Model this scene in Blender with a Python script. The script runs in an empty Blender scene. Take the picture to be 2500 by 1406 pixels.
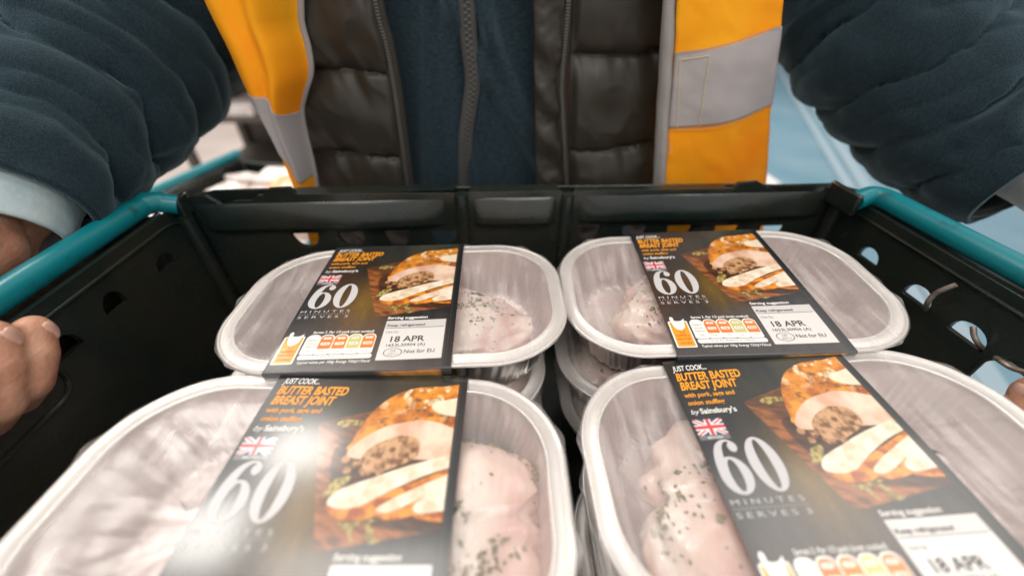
import bpy, bmesh, math, random
import numpy as np
from mathutils import Vector, Matrix, noise as mnoise
from mathutils.geometry import tessellate_polygon

random.seed(7)
rng = np.random.default_rng(7)
SC = bpy.context.scene
COL = SC.collection

# ------------------------------------------------------------------ camera
H = 1.30                       # lens height above the shop floor (m)
FPX = 960.0                    # focal length in pixels of the 2500 px wide picture
VX, VY, EPS = 1185.0, -42.0, -0.034


def camera_axes():
    Y = np.array([(VX - 1250) / FPX, (703 - VY) / FPX, 1.0]); Y /= np.linalg.norm(Y)
    Z = np.array([EPS, 1.0, 0.0]); Z -= Y * (Z @ Y); Z /= np.linalg.norm(Z)
    X = -np.cross(Y, Z)
    return np.stack([X, Y, Z], 1)


CM = camera_axes()             # rows: right, up, forward


def at(px, py, x=None, y=None, z=None):
    """point of the room seen in direction (px, py), at a known x, y or z (relative to the lens)"""
    d = CM.T @ np.array([(px - 1250) / FPX, (703 - py) / FPX, 1.0])
    k = z / d[2] if z is not None else (y / d[1] if y is not None else x / d[0])
    return d * k


cam_data = bpy.data.cameras.new('camera')
cam = bpy.data.objects.new('camera', cam_data)
COL.objects.link(cam)
cam_data.sensor_width = 36.0
cam_data.lens = 36.0 * FPX / 2500.0
cam_data.clip_start = 0.01
cam_data.clip_end = 200
cam.matrix_world = Matrix(((CM[0][0], CM[1][0], -CM[2][0], 0), (CM[0][1], CM[1][1], -CM[2][1], 0),
                           (CM[0][2], CM[1][2], -CM[2][2], H), (0, 0, 0, 1)))
cam_data.dof.use_dof = True
cam_data.dof.focus_distance = 0.262
cam_data.dof.aperture_fstop = 2.5
SC.camera = cam

# ------------------------------------------------------------------ light
world = bpy.data.worlds.new('World'); SC.world = world; world.use_nodes = True
bg = world.node_tree.nodes['Background']
bg.inputs[0].default_value = (1.0, 0.97, 0.95, 1); bg.inputs[1].default_value = 0.57


def area(name, loc, sx, sy, power, color=(1, 0.95, 0.88), aim=None):
    l = bpy.data.lights.new(name, 'AREA'); l.shape = 'RECTANGLE'; l.size = sx; l.size_y = sy
    l.energy = power; l.color = color
    o = bpy.data.objects.new(name, l); COL.objects.link(o); o.location = (loc[0], loc[1], loc[2] + H)
    if aim is not None:
        o.rotation_euler = (Vector(aim) - Vector(loc)).to_track_quat('-Z', 'Y').to_euler()
    return o


area('ceiling_light', (-1.06, 1.58, 2.0), 0.45, 0.34, 11)
area('ceiling_light', (-1.42, 1.05, 2.0), 0.44, 0.34, 10.5)
area('ceiling_light', (-0.55, 0.80, 2.0), 0.80, 0.28, 6)
area('ceiling_light', (-1.90, 2.45, 2.0), 0.30, 0.45, 8)
area('ceiling_light', (1.40, 0.75, 2.0), 1.20, 0.70, 9)
area('ceiling_light', (-0.6, -1.2, 2.1), 1.4, 0.5, 15)
area('ceiling_light', (0.9, -1.3, 2.1), 1.4, 0.5, 15)
area('ceiling_light', (-2.2, 3.4, 2.0), 1.5, 1.2, 40)
area('ceiling_light', (3.0, 4.5, 2.0), 2.0, 3.0, 50)
area('ceiling_light', (0.5, 6.5, 2.0), 5.0, 0.5, 70, aim=(0, 0, 0))  # added lamp far back, unseen, for glints along the crate rims

vs = SC.view_settings
vs.view_transform = 'Standard'; vs.look = 'None'; vs.exposure = 0.42; vs.gamma = 1.0
vs.use_curve_mapping = False
SC.render.engine = 'CYCLES'
SC.cycles.use_denoising = True
SC.cycles.max_bounces = 8
SC.cycles.transparent_max_bounces = 12


# ------------------------------------------------------------------ noise / maths helpers
def vnoise(x, y, z=0.0, seed=0):
    x, y, z = np.broadcast_arrays(np.asarray(x, float), np.asarray(y, float), np.asarray(z, float))
    xi, yi, zi = np.floor(x).astype(np.int64), np.floor(y).astype(np.int64), np.floor(z).astype(np.int64)
    fx, fy, fz = x - xi, y - yi, z - zi
    fx, fy, fz = [t * t * t * (t * (t * 6 - 15) + 10) for t in (fx, fy, fz)]

    def h(a, b, c):
        n = (a * 374761393 + b * 668265263 + c * 2147483647 + seed * 1274126177) & 0x7fffffff
        n = ((n ^ (n >> 13)) * 1274126177) & 0x7fffffff
        n = ((n ^ (n >> 16)) * 668265263) & 0x7fffffff
        return (n & 0xffff) / 65535.0
    r = 0
    for dx in (0, 1):
        for dy in (0, 1):
            for dz in (0, 1):
                w = (fx if dx else 1 - fx) * (fy if dy else 1 - fy) * (fz if dz else 1 - fz)
                r = r + w * h(xi + dx, yi + dy, zi + dz)
    return r * 2 - 1


def fbm(x, y, z=0.0, seed=0, o=4):
    r, a = 0, 0.5
    for i in range(o):
        r = r + a * vnoise(np.asarray(x) * 2 ** i, np.asarray(y) * 2 ** i, np.asarray(z) * 2 ** i, seed + i)
        a *= 0.5
    return r


def mn(x, y, z=0.0, s=0):
    return mnoise.noise((x + s * 17.13, y - s * 9.71, z + s * 5.37))


def nz(x, y, z=0, s=0, o=3):
    r, a = 0.0, .75
    for i in range(o):
        k = 2 ** i; r += a * mnoise.noise((x * k + s * 17.13, y * k - s * 9.71, z * k + s * 5.37)); a *= .5
    return r


def sst(a, b, x):
    t = (x - a) / (b - a); t = 0.0 if t < 0 else 1.0 if t > 1 else t
    return t * t * (3 - 2 * t)


def sstep(a, b, x):
    t = np.clip((np.asarray(x, float) - a) / (b - a), 0, 1)
    return t * t * (3 - 2 * t)


def catmull(pts, n=8, closed=True):
    pts = [np.array(p, float) for p in pts]; m = len(pts); out = []
    rg = range(m) if closed else range(m - 1)
    for i in rg:
        if closed:
            p0, p1, p2, p3 = pts[i - 1], pts[i], pts[(i + 1) % m], pts[(i + 2) % m]
        else:
            p0, p1, p2, p3 = pts[max(i - 1, 0)], pts[i], pts[i + 1], pts[min(i + 2, m - 1)]
        for k in range(n):
            t = k / n
            out.append(0.5 * ((2 * p1) + (-p0 + p2) * t + (2 * p0 - 5 * p1 + 4 * p2 - p3) * t * t + (-p0 + 3 * p1 - 3 * p2 + p3) * t ** 3))
    if not closed:
        out.append(pts[-1])
    return out


# ------------------------------------------------------------------ materials
def mat(name, color, rough=0.5, metal=0.0, spec=0.5, sheen=0.0, sheen_tint=(1, 1, 1), coat=0.0, sss=0.0, sss_r=(1, .3, .2), attr=None,
        noise=None, bump=None, var=0.0, aniso=None):
    m = bpy.data.materials.new(name); m.use_nodes = True
    nt = m.node_tree; b = nt.nodes['Principled BSDF']
    b.inputs['Base Color'].default_value = (*color, 1); b.inputs['Roughness'].default_value = rough
    b.inputs['Metallic'].default_value = metal; b.inputs['Specular IOR Level'].default_value = spec
    b.inputs['Sheen Weight'].default_value = sheen; b.inputs['Sheen Tint'].default_value = (*sheen_tint, 1)
    b.inputs['Sheen Roughness'].default_value = 0.45
    b.inputs['Coat Weight'].default_value = coat; b.inputs['Coat Roughness'].default_value = 0.12
    if sss:
        b.inputs['Subsurface Weight'].default_value = sss; b.inputs['Subsurface Radius'].default_value = sss_r
        b.inputs['Subsurface Scale'].default_value = 0.006
    tc = nt.nodes.new('ShaderNodeTexCoord')
    src = None
    if attr:
        a = nt.nodes.new('ShaderNodeVertexColor'); a.layer_name = attr; src = a.outputs[0]
        nt.links.new(src, b.inputs['Base Color'])
    if noise:                      # (scale, dark colour, light colour, lo, hi[, stretch])
        n = nt.nodes.new('ShaderNodeTexNoise'); n.inputs['Scale'].default_value = noise[0]; n.inputs['Detail'].default_value = 6
        mp = nt.nodes.new('ShaderNodeMapping'); mp.inputs['Scale'].default_value = noise[5] if len(noise) > 5 else (1, 1, 1)
        nt.links.new(tc.outputs['Object'], mp.inputs[0]); nt.links.new(mp.outputs[0], n.inputs[0])
        r = nt.nodes.new('ShaderNodeValToRGB'); r.color_ramp.elements[0].position = noise[3]; r.color_ramp.elements[1].position = noise[4]
        r.color_ramp.elements[0].color = (*noise[1], 1); r.color_ramp.elements[1].color = (*noise[2], 1)
        nt.links.new(n.outputs[0], r.inputs[0])
        nt.links.new(r.outputs[0], b.inputs['Base Color'])
    if bump:                       # list of (scale, strength, distance[, stretch])
        prev = None
        for bp in bump:
            n = nt.nodes.new('ShaderNodeTexNoise'); n.inputs['Scale'].default_value = bp[0]; n.inputs['Detail'].default_value = 4
            mp = nt.nodes.new('ShaderNodeMapping'); mp.inputs['Scale'].default_value = bp[3] if len(bp) > 3 else (1, 1, 1)
            nt.links.new(tc.outputs['Object'], mp.inputs[0]); nt.links.new(mp.outputs[0], n.inputs[0])
            bm_ = nt.nodes.new('ShaderNodeBump'); bm_.inputs['Strength'].default_value = bp[1]; bm_.inputs['Distance'].default_value = bp[2]
            nt.links.new(n.outputs[0], bm_.inputs['Height'])
            if prev: nt.links.new(prev, bm_.inputs['Normal'])
            prev = bm_.outputs[0]
        nt.links.new(prev, b.inputs['Normal'])
    if var:                        # roughness variation
        n = nt.nodes.new('ShaderNodeTexNoise'); n.inputs['Scale'].default_value = 40
        nt.links.new(tc.outputs['Object'], n.inputs[0])
        mr = nt.nodes.new('ShaderNodeMapRange'); mr.inputs[3].default_value = rough - var; mr.inputs[4].default_value = rough + var
        nt.links.new(n.outputs[0], mr.inputs[0]); nt.links.new(mr.outputs[0], b.inputs['Roughness'])
    return m


M = {}
M['crate'] = mat('black_plastic', (0.012, 0.016, 0.014), 0.25, spec=0.7, noise=(9, (0.008, 0.0160, 0.0140), (0.032, 0.028, 0.020), .36, .74), bump=[(900, .12, .0004), (14, .25, .003), (700, .25, .0004, (.05, 1, 1))], var=.14)  # brown scuff mottling; also puts warm reflections into the colour
M['teal'] = mat('teal_paint', (0.0, 0.165, 0.20), 0.33, spec=0.5, var=.1, noise=(70, (0.004, 0.085, 0.10), (0.002, 0.185, 0.22), .26, .42), bump=[(300, .06, .0006)])
M['wire'] = mat('steel_wire', (0.30, 0.25, 0.20), 0.38, metal=0.6, noise=(160, (0.26, 0.21, 0.16), (0.5, 0.45, 0.39), .35, .65))
M['foil'] = mat('foil', (0.86, 0.83, 0.80), 0.30, metal=1.0, bump=[(260, .25, .0006, (1, 1, .15)), (40, .2, .002)], var=.08)
M['rim'] = mat('rim_foil', (0.76, 0.735, 0.71), 0.40, metal=0.72, bump=[(500, .2, .0003), (60, .15, .001)], var=.08)
M['inner'] = mat('tray_lacquer', (0.72, 0.625, 0.605), 0.40, metal=0.42, bump=[(150, .5, .0014, (1, 1, .10))], var=.08)  # plain foil; pink cast from meat and film put into its colour
M['sleeve'] = mat('printed_card', (0.03, 0.03, 0.03), 0.30, spec=0.5, attr='print', coat=0.8, bump=[(22, .10, .0008), (700, .04, .0002)])
M['sleeve'].node_tree.nodes['Principled BSDF'].inputs['Coat Roughness'].default_value = .155
M['sleeve_edge'] = mat('card_edge', (0.6, 0.58, 0.55), 0.7)
INK = {}
for k, c in dict(white=(.82, .80, .76), orange=(.93, .36, .02), silver=(.55, .54, .55), black=(.03, .03, .035), grey=(.30, .29, .29), dkorange=(.60, .12, .0), pale=(.62, .62, .58)).items():
    INK[k] = mat('ink_' + k, c, .34, spec=.5)
M['chicken'] = mat('raw_chicken', (0.74, 0.56, 0.50), 0.26, spec=.5, coat=.4, sss=.35, noise=(30, (.66, .40, .35), (.84, .73, .65), .36, .60, (1, .45, 1)), bump=[(70, .5, .003, (1, .4, 1)), (420, .2, .0006)])
M['herb'] = mat('herb', (0.12, 0.12, 0.04), .6, noise=(300, (.085, .095, .03), (.30, .23, .09), .4, .65))
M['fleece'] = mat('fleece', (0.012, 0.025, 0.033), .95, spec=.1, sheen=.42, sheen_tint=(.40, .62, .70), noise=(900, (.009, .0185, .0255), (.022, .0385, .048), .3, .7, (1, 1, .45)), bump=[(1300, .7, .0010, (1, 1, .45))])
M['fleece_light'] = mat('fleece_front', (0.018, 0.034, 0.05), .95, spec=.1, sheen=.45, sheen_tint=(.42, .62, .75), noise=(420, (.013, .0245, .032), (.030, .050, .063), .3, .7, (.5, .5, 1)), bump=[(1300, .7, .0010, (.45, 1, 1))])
M['gilet'] = mat('gilet_nylon', (0.029, 0.0255, 0.019), .46, spec=.42, bump=[(40, .15, .003, (1, 1, .7)), (160, .05, .0008), (1500, .15, .0002)], var=.07)
M['tape2'] = mat('grey_zip_tape', (0.065, 0.068, 0.066), .8, bump=[(900, .5, .0006)])
M['tape'] = mat('zip_tape', (0.028, 0.025, 0.020), .8, bump=[(900, .5, .0006)])
M['teeth'] = mat('zip_teeth', (0.085, 0.08, 0.07), .4)
M['hivis'] = mat('hi_vis', (1.0, 0.36, 0.008), .7, spec=.2, noise=(9, (1.0, .27, .004), (1.0, .43, .012), .3, .7), bump=[(1100, .25, .0003), (30, .3, .003)])
M['reflect'] = mat('reflective_band', (0.42, 0.385, 0.385), .55, spec=.4, bump=[(60, .35, .002, (1, 1, .4)), (1400, .2, .0002)])
M['binding'] = mat('grey_binding', (0.33, 0.31, 0.30), .8, bump=[(900, .3, .0004)])
M['stitch'] = mat('stitch', (0.75, 0.66, 0.35), .8)
M['skin'] = mat('skin', (0.50, 0.275, 0.185), .46, spec=.4, sss=.08, noise=(70, (.45, .19, .115), (.58, .32, .215), .3, .7), bump=[(420, .5, .0008), (150, .6, .0016, (.35, .35, 1.3))])
M['nail'] = mat('nail', (0.60, 0.36, 0.28), .3, spec=.5, coat=.2)
M['cuff'] = mat('pale_cuff', (0.36, 0.45, 0.48), .85, sheen=.2, noise=(60, (.31, .40, .43), (.43, .52, .53), .3, .7), bump=[(300, .4, .001), (30, .4, .003)])
M['knit'] = mat('perforated_lining', (0.012, 0.013, 0.014), .5, bump=[(500, .4, .0008)])
M['trousers'] = mat('dark_trousers', (0.02, 0.022, 0.03), .9)
M['floor'] = mat('floor_vinyl', (0.55, 0.47, 0.43), .5, noise=(3, (.50, .42, .38), (.60, .52, .48), .3, .7))
M['blue'] = mat('blue_vinyl', (0.13, 0.27, 0.35), .5, noise=(2.2, (.115, .245, .325), (.19, .31, .38), .3, .75), bump=[(8, .3, .01)])
M['line'] = mat('floor_line', (0.30, 0.40, 0.46), .5)
M['whiteline'] = mat('white_line', (0.85, 0.82, 0.78), .5)
M['wall_dark'] = mat('dark_wall', (0.05, 0.045, 0.04), .8)
M['wall_pale'] = mat('pale_wall', (0.55, 0.44, 0.42), .8)
M['rack'] = mat('rack_steel', (0.10, 0.085, 0.07), .5, metal=.2)
M['card'] = mat('white_pack', (0.78, 0.70, 0.66), .4, noise=(40, (.58, .45, .40), (.85, .79, .76), .36, .56))
M['opack'] = mat('orange_pack', (0.85, 0.40, 0.14), .4, noise=(40, (.82, .32, .06), (.85, .70, .60), .42, .58))

# film over the trays: clear, glossy, faintly milky
fm = bpy.data.materials.new('clear_film'); fm.use_nodes = True; nt = fm.node_tree
for n in list(nt.nodes): nt.nodes.remove(n)
out = nt.nodes.new('ShaderNodeOutputMaterial'); tr = nt.nodes.new('ShaderNodeBsdfTransparent'); tr.inputs[0].default_value = (.985, .98, .975, 1)
gl = nt.nodes.new('ShaderNodeBsdfGlossy'); gl.inputs['Roughness'].default_value = .17; gl.inputs[0].default_value = (1, 1, 1, 1)
df = nt.nodes.new('ShaderNodeBsdfTranslucent'); df.inputs[0].default_value = (.88, .82, .80, 1)
dd = nt.nodes.new('ShaderNodeBsdfDiffuse'); dd.inputs[0].default_value = (.88, .82, .80, 1)
fr = nt.nodes.new('ShaderNodeFresnel'); fr.inputs[0].default_value = 1.33
mixd = nt.nodes.new('ShaderNodeMixShader'); mixd.inputs[0].default_value = .17
m2 = nt.nodes.new('ShaderNodeMixShader')
tc = nt.nodes.new('ShaderNodeTexCoord'); mp = nt.nodes.new('ShaderNodeMapping'); mp.inputs['Scale'].default_value = (.14, 1, 1); mp.inputs['Rotation'].default_value = (0, 0, .9)
n1 = nt.nodes.new('ShaderNodeTexNoise'); n1.inputs['Scale'].default_value = 120; n1.inputs['Detail'].default_value = 5; n1.inputs['Distortion'].default_value = .6
bp = nt.nodes.new('ShaderNodeBump'); bp.inputs['Strength'].default_value = .13; bp.inputs['Distance'].default_value = .0016
nt.links.new(tc.outputs['Object'], mp.inputs[0]); nt.links.new(mp.outputs[0], n1.inputs[0]); nt.links.new(n1.outputs[0], bp.inputs['Height'])
nt.links.new(bp.outputs[0], gl.inputs['Normal']); nt.links.new(bp.outputs[0], fr.inputs['Normal'])
nt.links.new(tr.outputs[0], mixd.inputs[1]); nt.links.new(dd.outputs[0], mixd.inputs[2])
nt.links.new(fr.outputs[0], m2.inputs[0]); nt.links.new(mixd.outputs[0], m2.inputs[1]); nt.links.new(gl.outputs[0], m2.inputs[2])
nt.links.new(m2.outputs[0], out.inputs[0])
n2 = nt.nodes.new('ShaderNodeTexNoise'); n2.inputs['Scale'].default_value = 170; n2.inputs['Detail'].default_value = 4; n2.inputs['Distortion'].default_value = .4  # milky crease streaks, painting in glints along the film
mp2 = nt.nodes.new('ShaderNodeMapping'); mp2.inputs['Scale'].default_value = (1, .09, 1); mp2.inputs['Rotation'].default_value = (0, 0, .35)
n3 = nt.nodes.new('ShaderNodeTexNoise'); n3.inputs['Scale'].default_value = 22
mul = nt.nodes.new('ShaderNodeMath'); mul.operation = 'MULTIPLY'; mr_ = nt.nodes.new('ShaderNodeMapRange')
mr_.inputs[1].default_value = .22; mr_.inputs[2].default_value = .42; mr_.inputs[3].default_value = .13; mr_.inputs[4].default_value = .36
nt.links.new(tc.outputs['Object'], mp2.inputs[0]); nt.links.new(mp2.outputs[0], n2.inputs[0]); nt.links.new(tc.outputs['Object'], n3.inputs[0])
nt.links.new(n2.outputs[0], mul.inputs[0]); nt.links.new(n3.outputs[0], mul.inputs[1]); nt.links.new(mul.outputs[0], mr_.inputs[0]); nt.links.new(mr_.outputs[0], mixd.inputs[0])
M['film'] = fm


# ------------------------------------------------------------------ object helpers
def thing(name, label, cat, base, group=None):
    o = bpy.data.objects.new(name, None); COL.objects.link(o)
    o.empty_display_size = .02
    o.location = (base[0], base[1], base[2] + H); o['label'] = label; o['category'] = cat
    if group: o['group'] = group
    o['base'] = [float(v) for v in base]
    return o


class MB:
    def __init__(s): s.v = []; s.f = []; s.mi = []; s.c = None

    def add(s, v, f, mi=0):
        k = len(s.v); s.v += [tuple(map(float, p)) for p in v]
        s.f += [tuple(i + k for i in q) for q in f]; s.mi += [mi] * len(f)
        return s

    def box(s, lo, hi, mi=0):
        x0, y0, z0 = lo; x1, y1, z1 = hi
        return s.add([(x0, y0, z0), (x1, y0, z0), (x1, y1, z0), (x0, y1, z0), (x0, y0, z1), (x1, y0, z1), (x1, y1, z1), (x0, y1, z1)],
                     [(0, 3, 2, 1), (4, 5, 6, 7), (0, 1, 5, 4), (1, 2, 6, 5), (2, 3, 7, 6), (3, 0, 4, 7)], mi)

    def tube(s, path, rad, n=16, cap=True, mi=0):
        path = [np.array(p, float) for p in path]; m = len(path)
        rad = [rad] * m if np.isscalar(rad) else rad
        v = []; up = np.array([0.13, 0.21, 1.0])
        for i, p in enumerate(path):
            t = path[min(i + 1, m - 1)] - path[max(i - 1, 0)]; t /= np.linalg.norm(t) + 1e-12
            if abs(up @ t) > .98: up = np.array([1.0, .2, 0])
            a = np.cross(t, up); a /= np.linalg.norm(a); b = np.cross(t, a); up = -b if (b @ up) < 0 else b
            a = np.cross(t, up); a /= np.linalg.norm(a); b = np.cross(a, t)
            for k in range(n):
                q = 2 * math.pi * k / n; v.append(p + rad[i] * (math.cos(q) * a + math.sin(q) * b))
        f = [(i * n + k, i * n + (k + 1) % n, (i + 1) * n + (k + 1) % n, (i + 1) * n + k) for i in range(m - 1) for k in range(n)]
        if cap: f += [tuple(range(n))[::-1], tuple(range((m - 1) * n, m * n))]
        return s.add(v, f, mi)

    def grid(s, P, mi=0, closed_u=False, flip=False):
        """P[i][j] array of points"""
        P = np.asarray(P); a, b = P.shape[:2]
        f = []
        for i in range(a - 1):
            for j in range(b if closed_u else b - 1):
                q = (i * b + j, i * b + (j + 1) % b, (i + 1) * b + (j + 1) % b, (i + 1) * b + j)
                f.append(q[::-1] if flip else q)
        return s.add(P.reshape(-1, 3), f, mi)

    def poly(s, loops, fn, mi=0):
        """flat polygon (outer loop and holes), tessellated; fn maps (x, y) to 3D"""
        ls = [[Vector((p[0], p[1], 0)) for p in l] for l in loops]
        tri = tessellate_polygon(ls); flat = [p for l in ls for p in l]
        return s.add([fn(p.x, p.y) for p in flat], [tuple(t) for t in tri], mi)


def build(name, mb, mats, parent=None, smooth=True, base=None, bevel=0, solid=0, subsurf=0, sharp=40):
    b = np.array(parent['base'] if (parent is not None and 'base' in parent) else (base if base is not None else (0, 0, 0)), float)
    me = bpy.data.meshes.new(name)
    me.from_pydata([tuple(np.array(p) - b) for p in mb.v] if np.any(b) else mb.v, [], mb.f)
    for m in (mats if isinstance(mats, (list, tuple)) else [mats]): me.materials.append(m)
    me.polygons.foreach_set('material_index', mb.mi)
    if mb.c is not None:
        ca = me.color_attributes.new('print', 'FLOAT_COLOR', 'POINT')
        ca.data.foreach_set('color', np.asarray(mb.c, np.float32).ravel())
    me.validate()
    me.shade_smooth() if smooth else me.shade_flat()
    o = bpy.data.objects.new(name, me); COL.objects.link(o)
    if parent is not None:
        o.parent = parent
        if 'base' in parent: o['base'] = list(parent['base'])
    else:
        o.location = (b[0], b[1], b[2] + H); o['base'] = b.tolist()
    if parent is not None and 'base' in parent and parent.parent is not None: pass
    if smooth and sharp: me.set_sharp_from_angle(angle=math.radians(sharp))
    if solid:
        md = o.modifiers.new('solid', 'SOLIDIFY'); md.thickness = solid; md.offset = 0
    if bevel:
        md = o.modifiers.new('bevel', 'BEVEL'); md.width = bevel; md.segments = 2; md.limit_method = 'ANGLE'
    if subsurf:
        md = o.modifiers.new('sub', 'SUBSURF'); md.levels = subsurf; md.render_levels = subsurf
    return o


def plate(outline, holes, fn, th, axis):
    """a sheet with holes: 2D outline + holes, mapped by fn, given thickness th along axis"""
    mb = MB(); ax = np.array(axis, float) * th
    loops = [outline] + holes
    ls = [[Vector((p[0], p[1], 0)) for p in l] for l in loops]
    tri = [tuple(t) for t in tessellate_polygon(ls)]
    flat = [np.array(fn(p.x, p.y)) for l in ls for p in l]; n = len(flat)
    mb.add(flat + [p + ax for p in flat], tri + [tuple(i + n for i in t[::-1]) for t in tri])
    k = 0
    for l in loops:
        m = len(l)
        mb.f += [(k + i, k + (i + 1) % m, k + n + (i + 1) % m, k + n + i) for i in range(m)]; mb.mi += [0] * m
        k += m
    return mb


def fix_normals(o):
    bm = bmesh.new(); bm.from_mesh(o.data); bmesh.ops.recalc_face_normals(bm, faces=bm.faces); bm.to_mesh(o.data); bm.free()
    return o


def struct(o):
    o['kind'] = 'structure'; return o


# ------------------------------------------------------------------ the setting
def sheet(name, x0, x1, y0, y1, z, m):
    return struct(build(name, MB().add([(x0, y0, z), (x1, y0, z), (x1, y1, z), (x0, y1, z)], [(0, 1, 2, 3)]), m, smooth=False))


FZ = -H
sheet('floor', -9, 14, -4, 12, FZ, M['floor'])
sheet('blue_floor', 0.95, 14, -4, 12, FZ + .004, M['blue'])
sheet('floor_marking', 2.14, 2.34, 2.9, 12, FZ + .008, M['whiteline'])


def strip(name, p0, p1, w, z, m):
    p0, p1 = np.array(p0[:2]), np.array(p1[:2]); d = (p1 - p0) / np.linalg.norm(p1 - p0); n = np.array([-d[1], d[0]]) * w / 2
    return struct(build(name, MB().add([(*(p0 - n), z), (*(p1 - n), z), (*(p1 + n), z), (*(p0 + n), z)], [(0, 1, 2, 3)]), m, smooth=False))


a, b_ = at(2120, 470, z=FZ), at(1895, 118, z=FZ)
strip('floor_marking', a - (b_ - a) * .5, b_, .10, FZ + .012, M['line'])
a, b_ = at(2078, 470, z=FZ), at(1890, 155, z=FZ)
strip('floor_marking', a - (b_ - a) * .5, b_, .08, FZ + .012, M['line'])
struct(build('wall_far', MB().box((-9, 11.5, FZ), (14, 11.7, 2.4)), M['wall_dark'], smooth=False))
struct(build('wall_side', MB().box((-7.2, -4, FZ), (-7.0, 11.4, 2.4)), M['wall_pale'], smooth=False))


# ------------------------------------------------------------------ crate
def dshape(cx, cy, w, h, flat_top=False, n=12):
    """half-moon: flat edge below (or above), round the other way"""
    pts = [(cx + w / 2 * math.cos(math.pi * i / n), cy + h * math.sin(math.pi * i / n) ** .8) for i in range(n + 1)]
    if flat_top: pts = [(p[0], 2 * cy - p[1]) for p in pts]
    return pts


XL, XR, YF, YN, ZF = -0.274, 0.331, 0.333, -0.075, -0.330
ZR = -0.152
crate = thing('plastic_crate', 'black plastic crate with teal side rails, held in both hands and filled with foil trays', 'crate', (0.03, 0.13, ZF))


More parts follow.
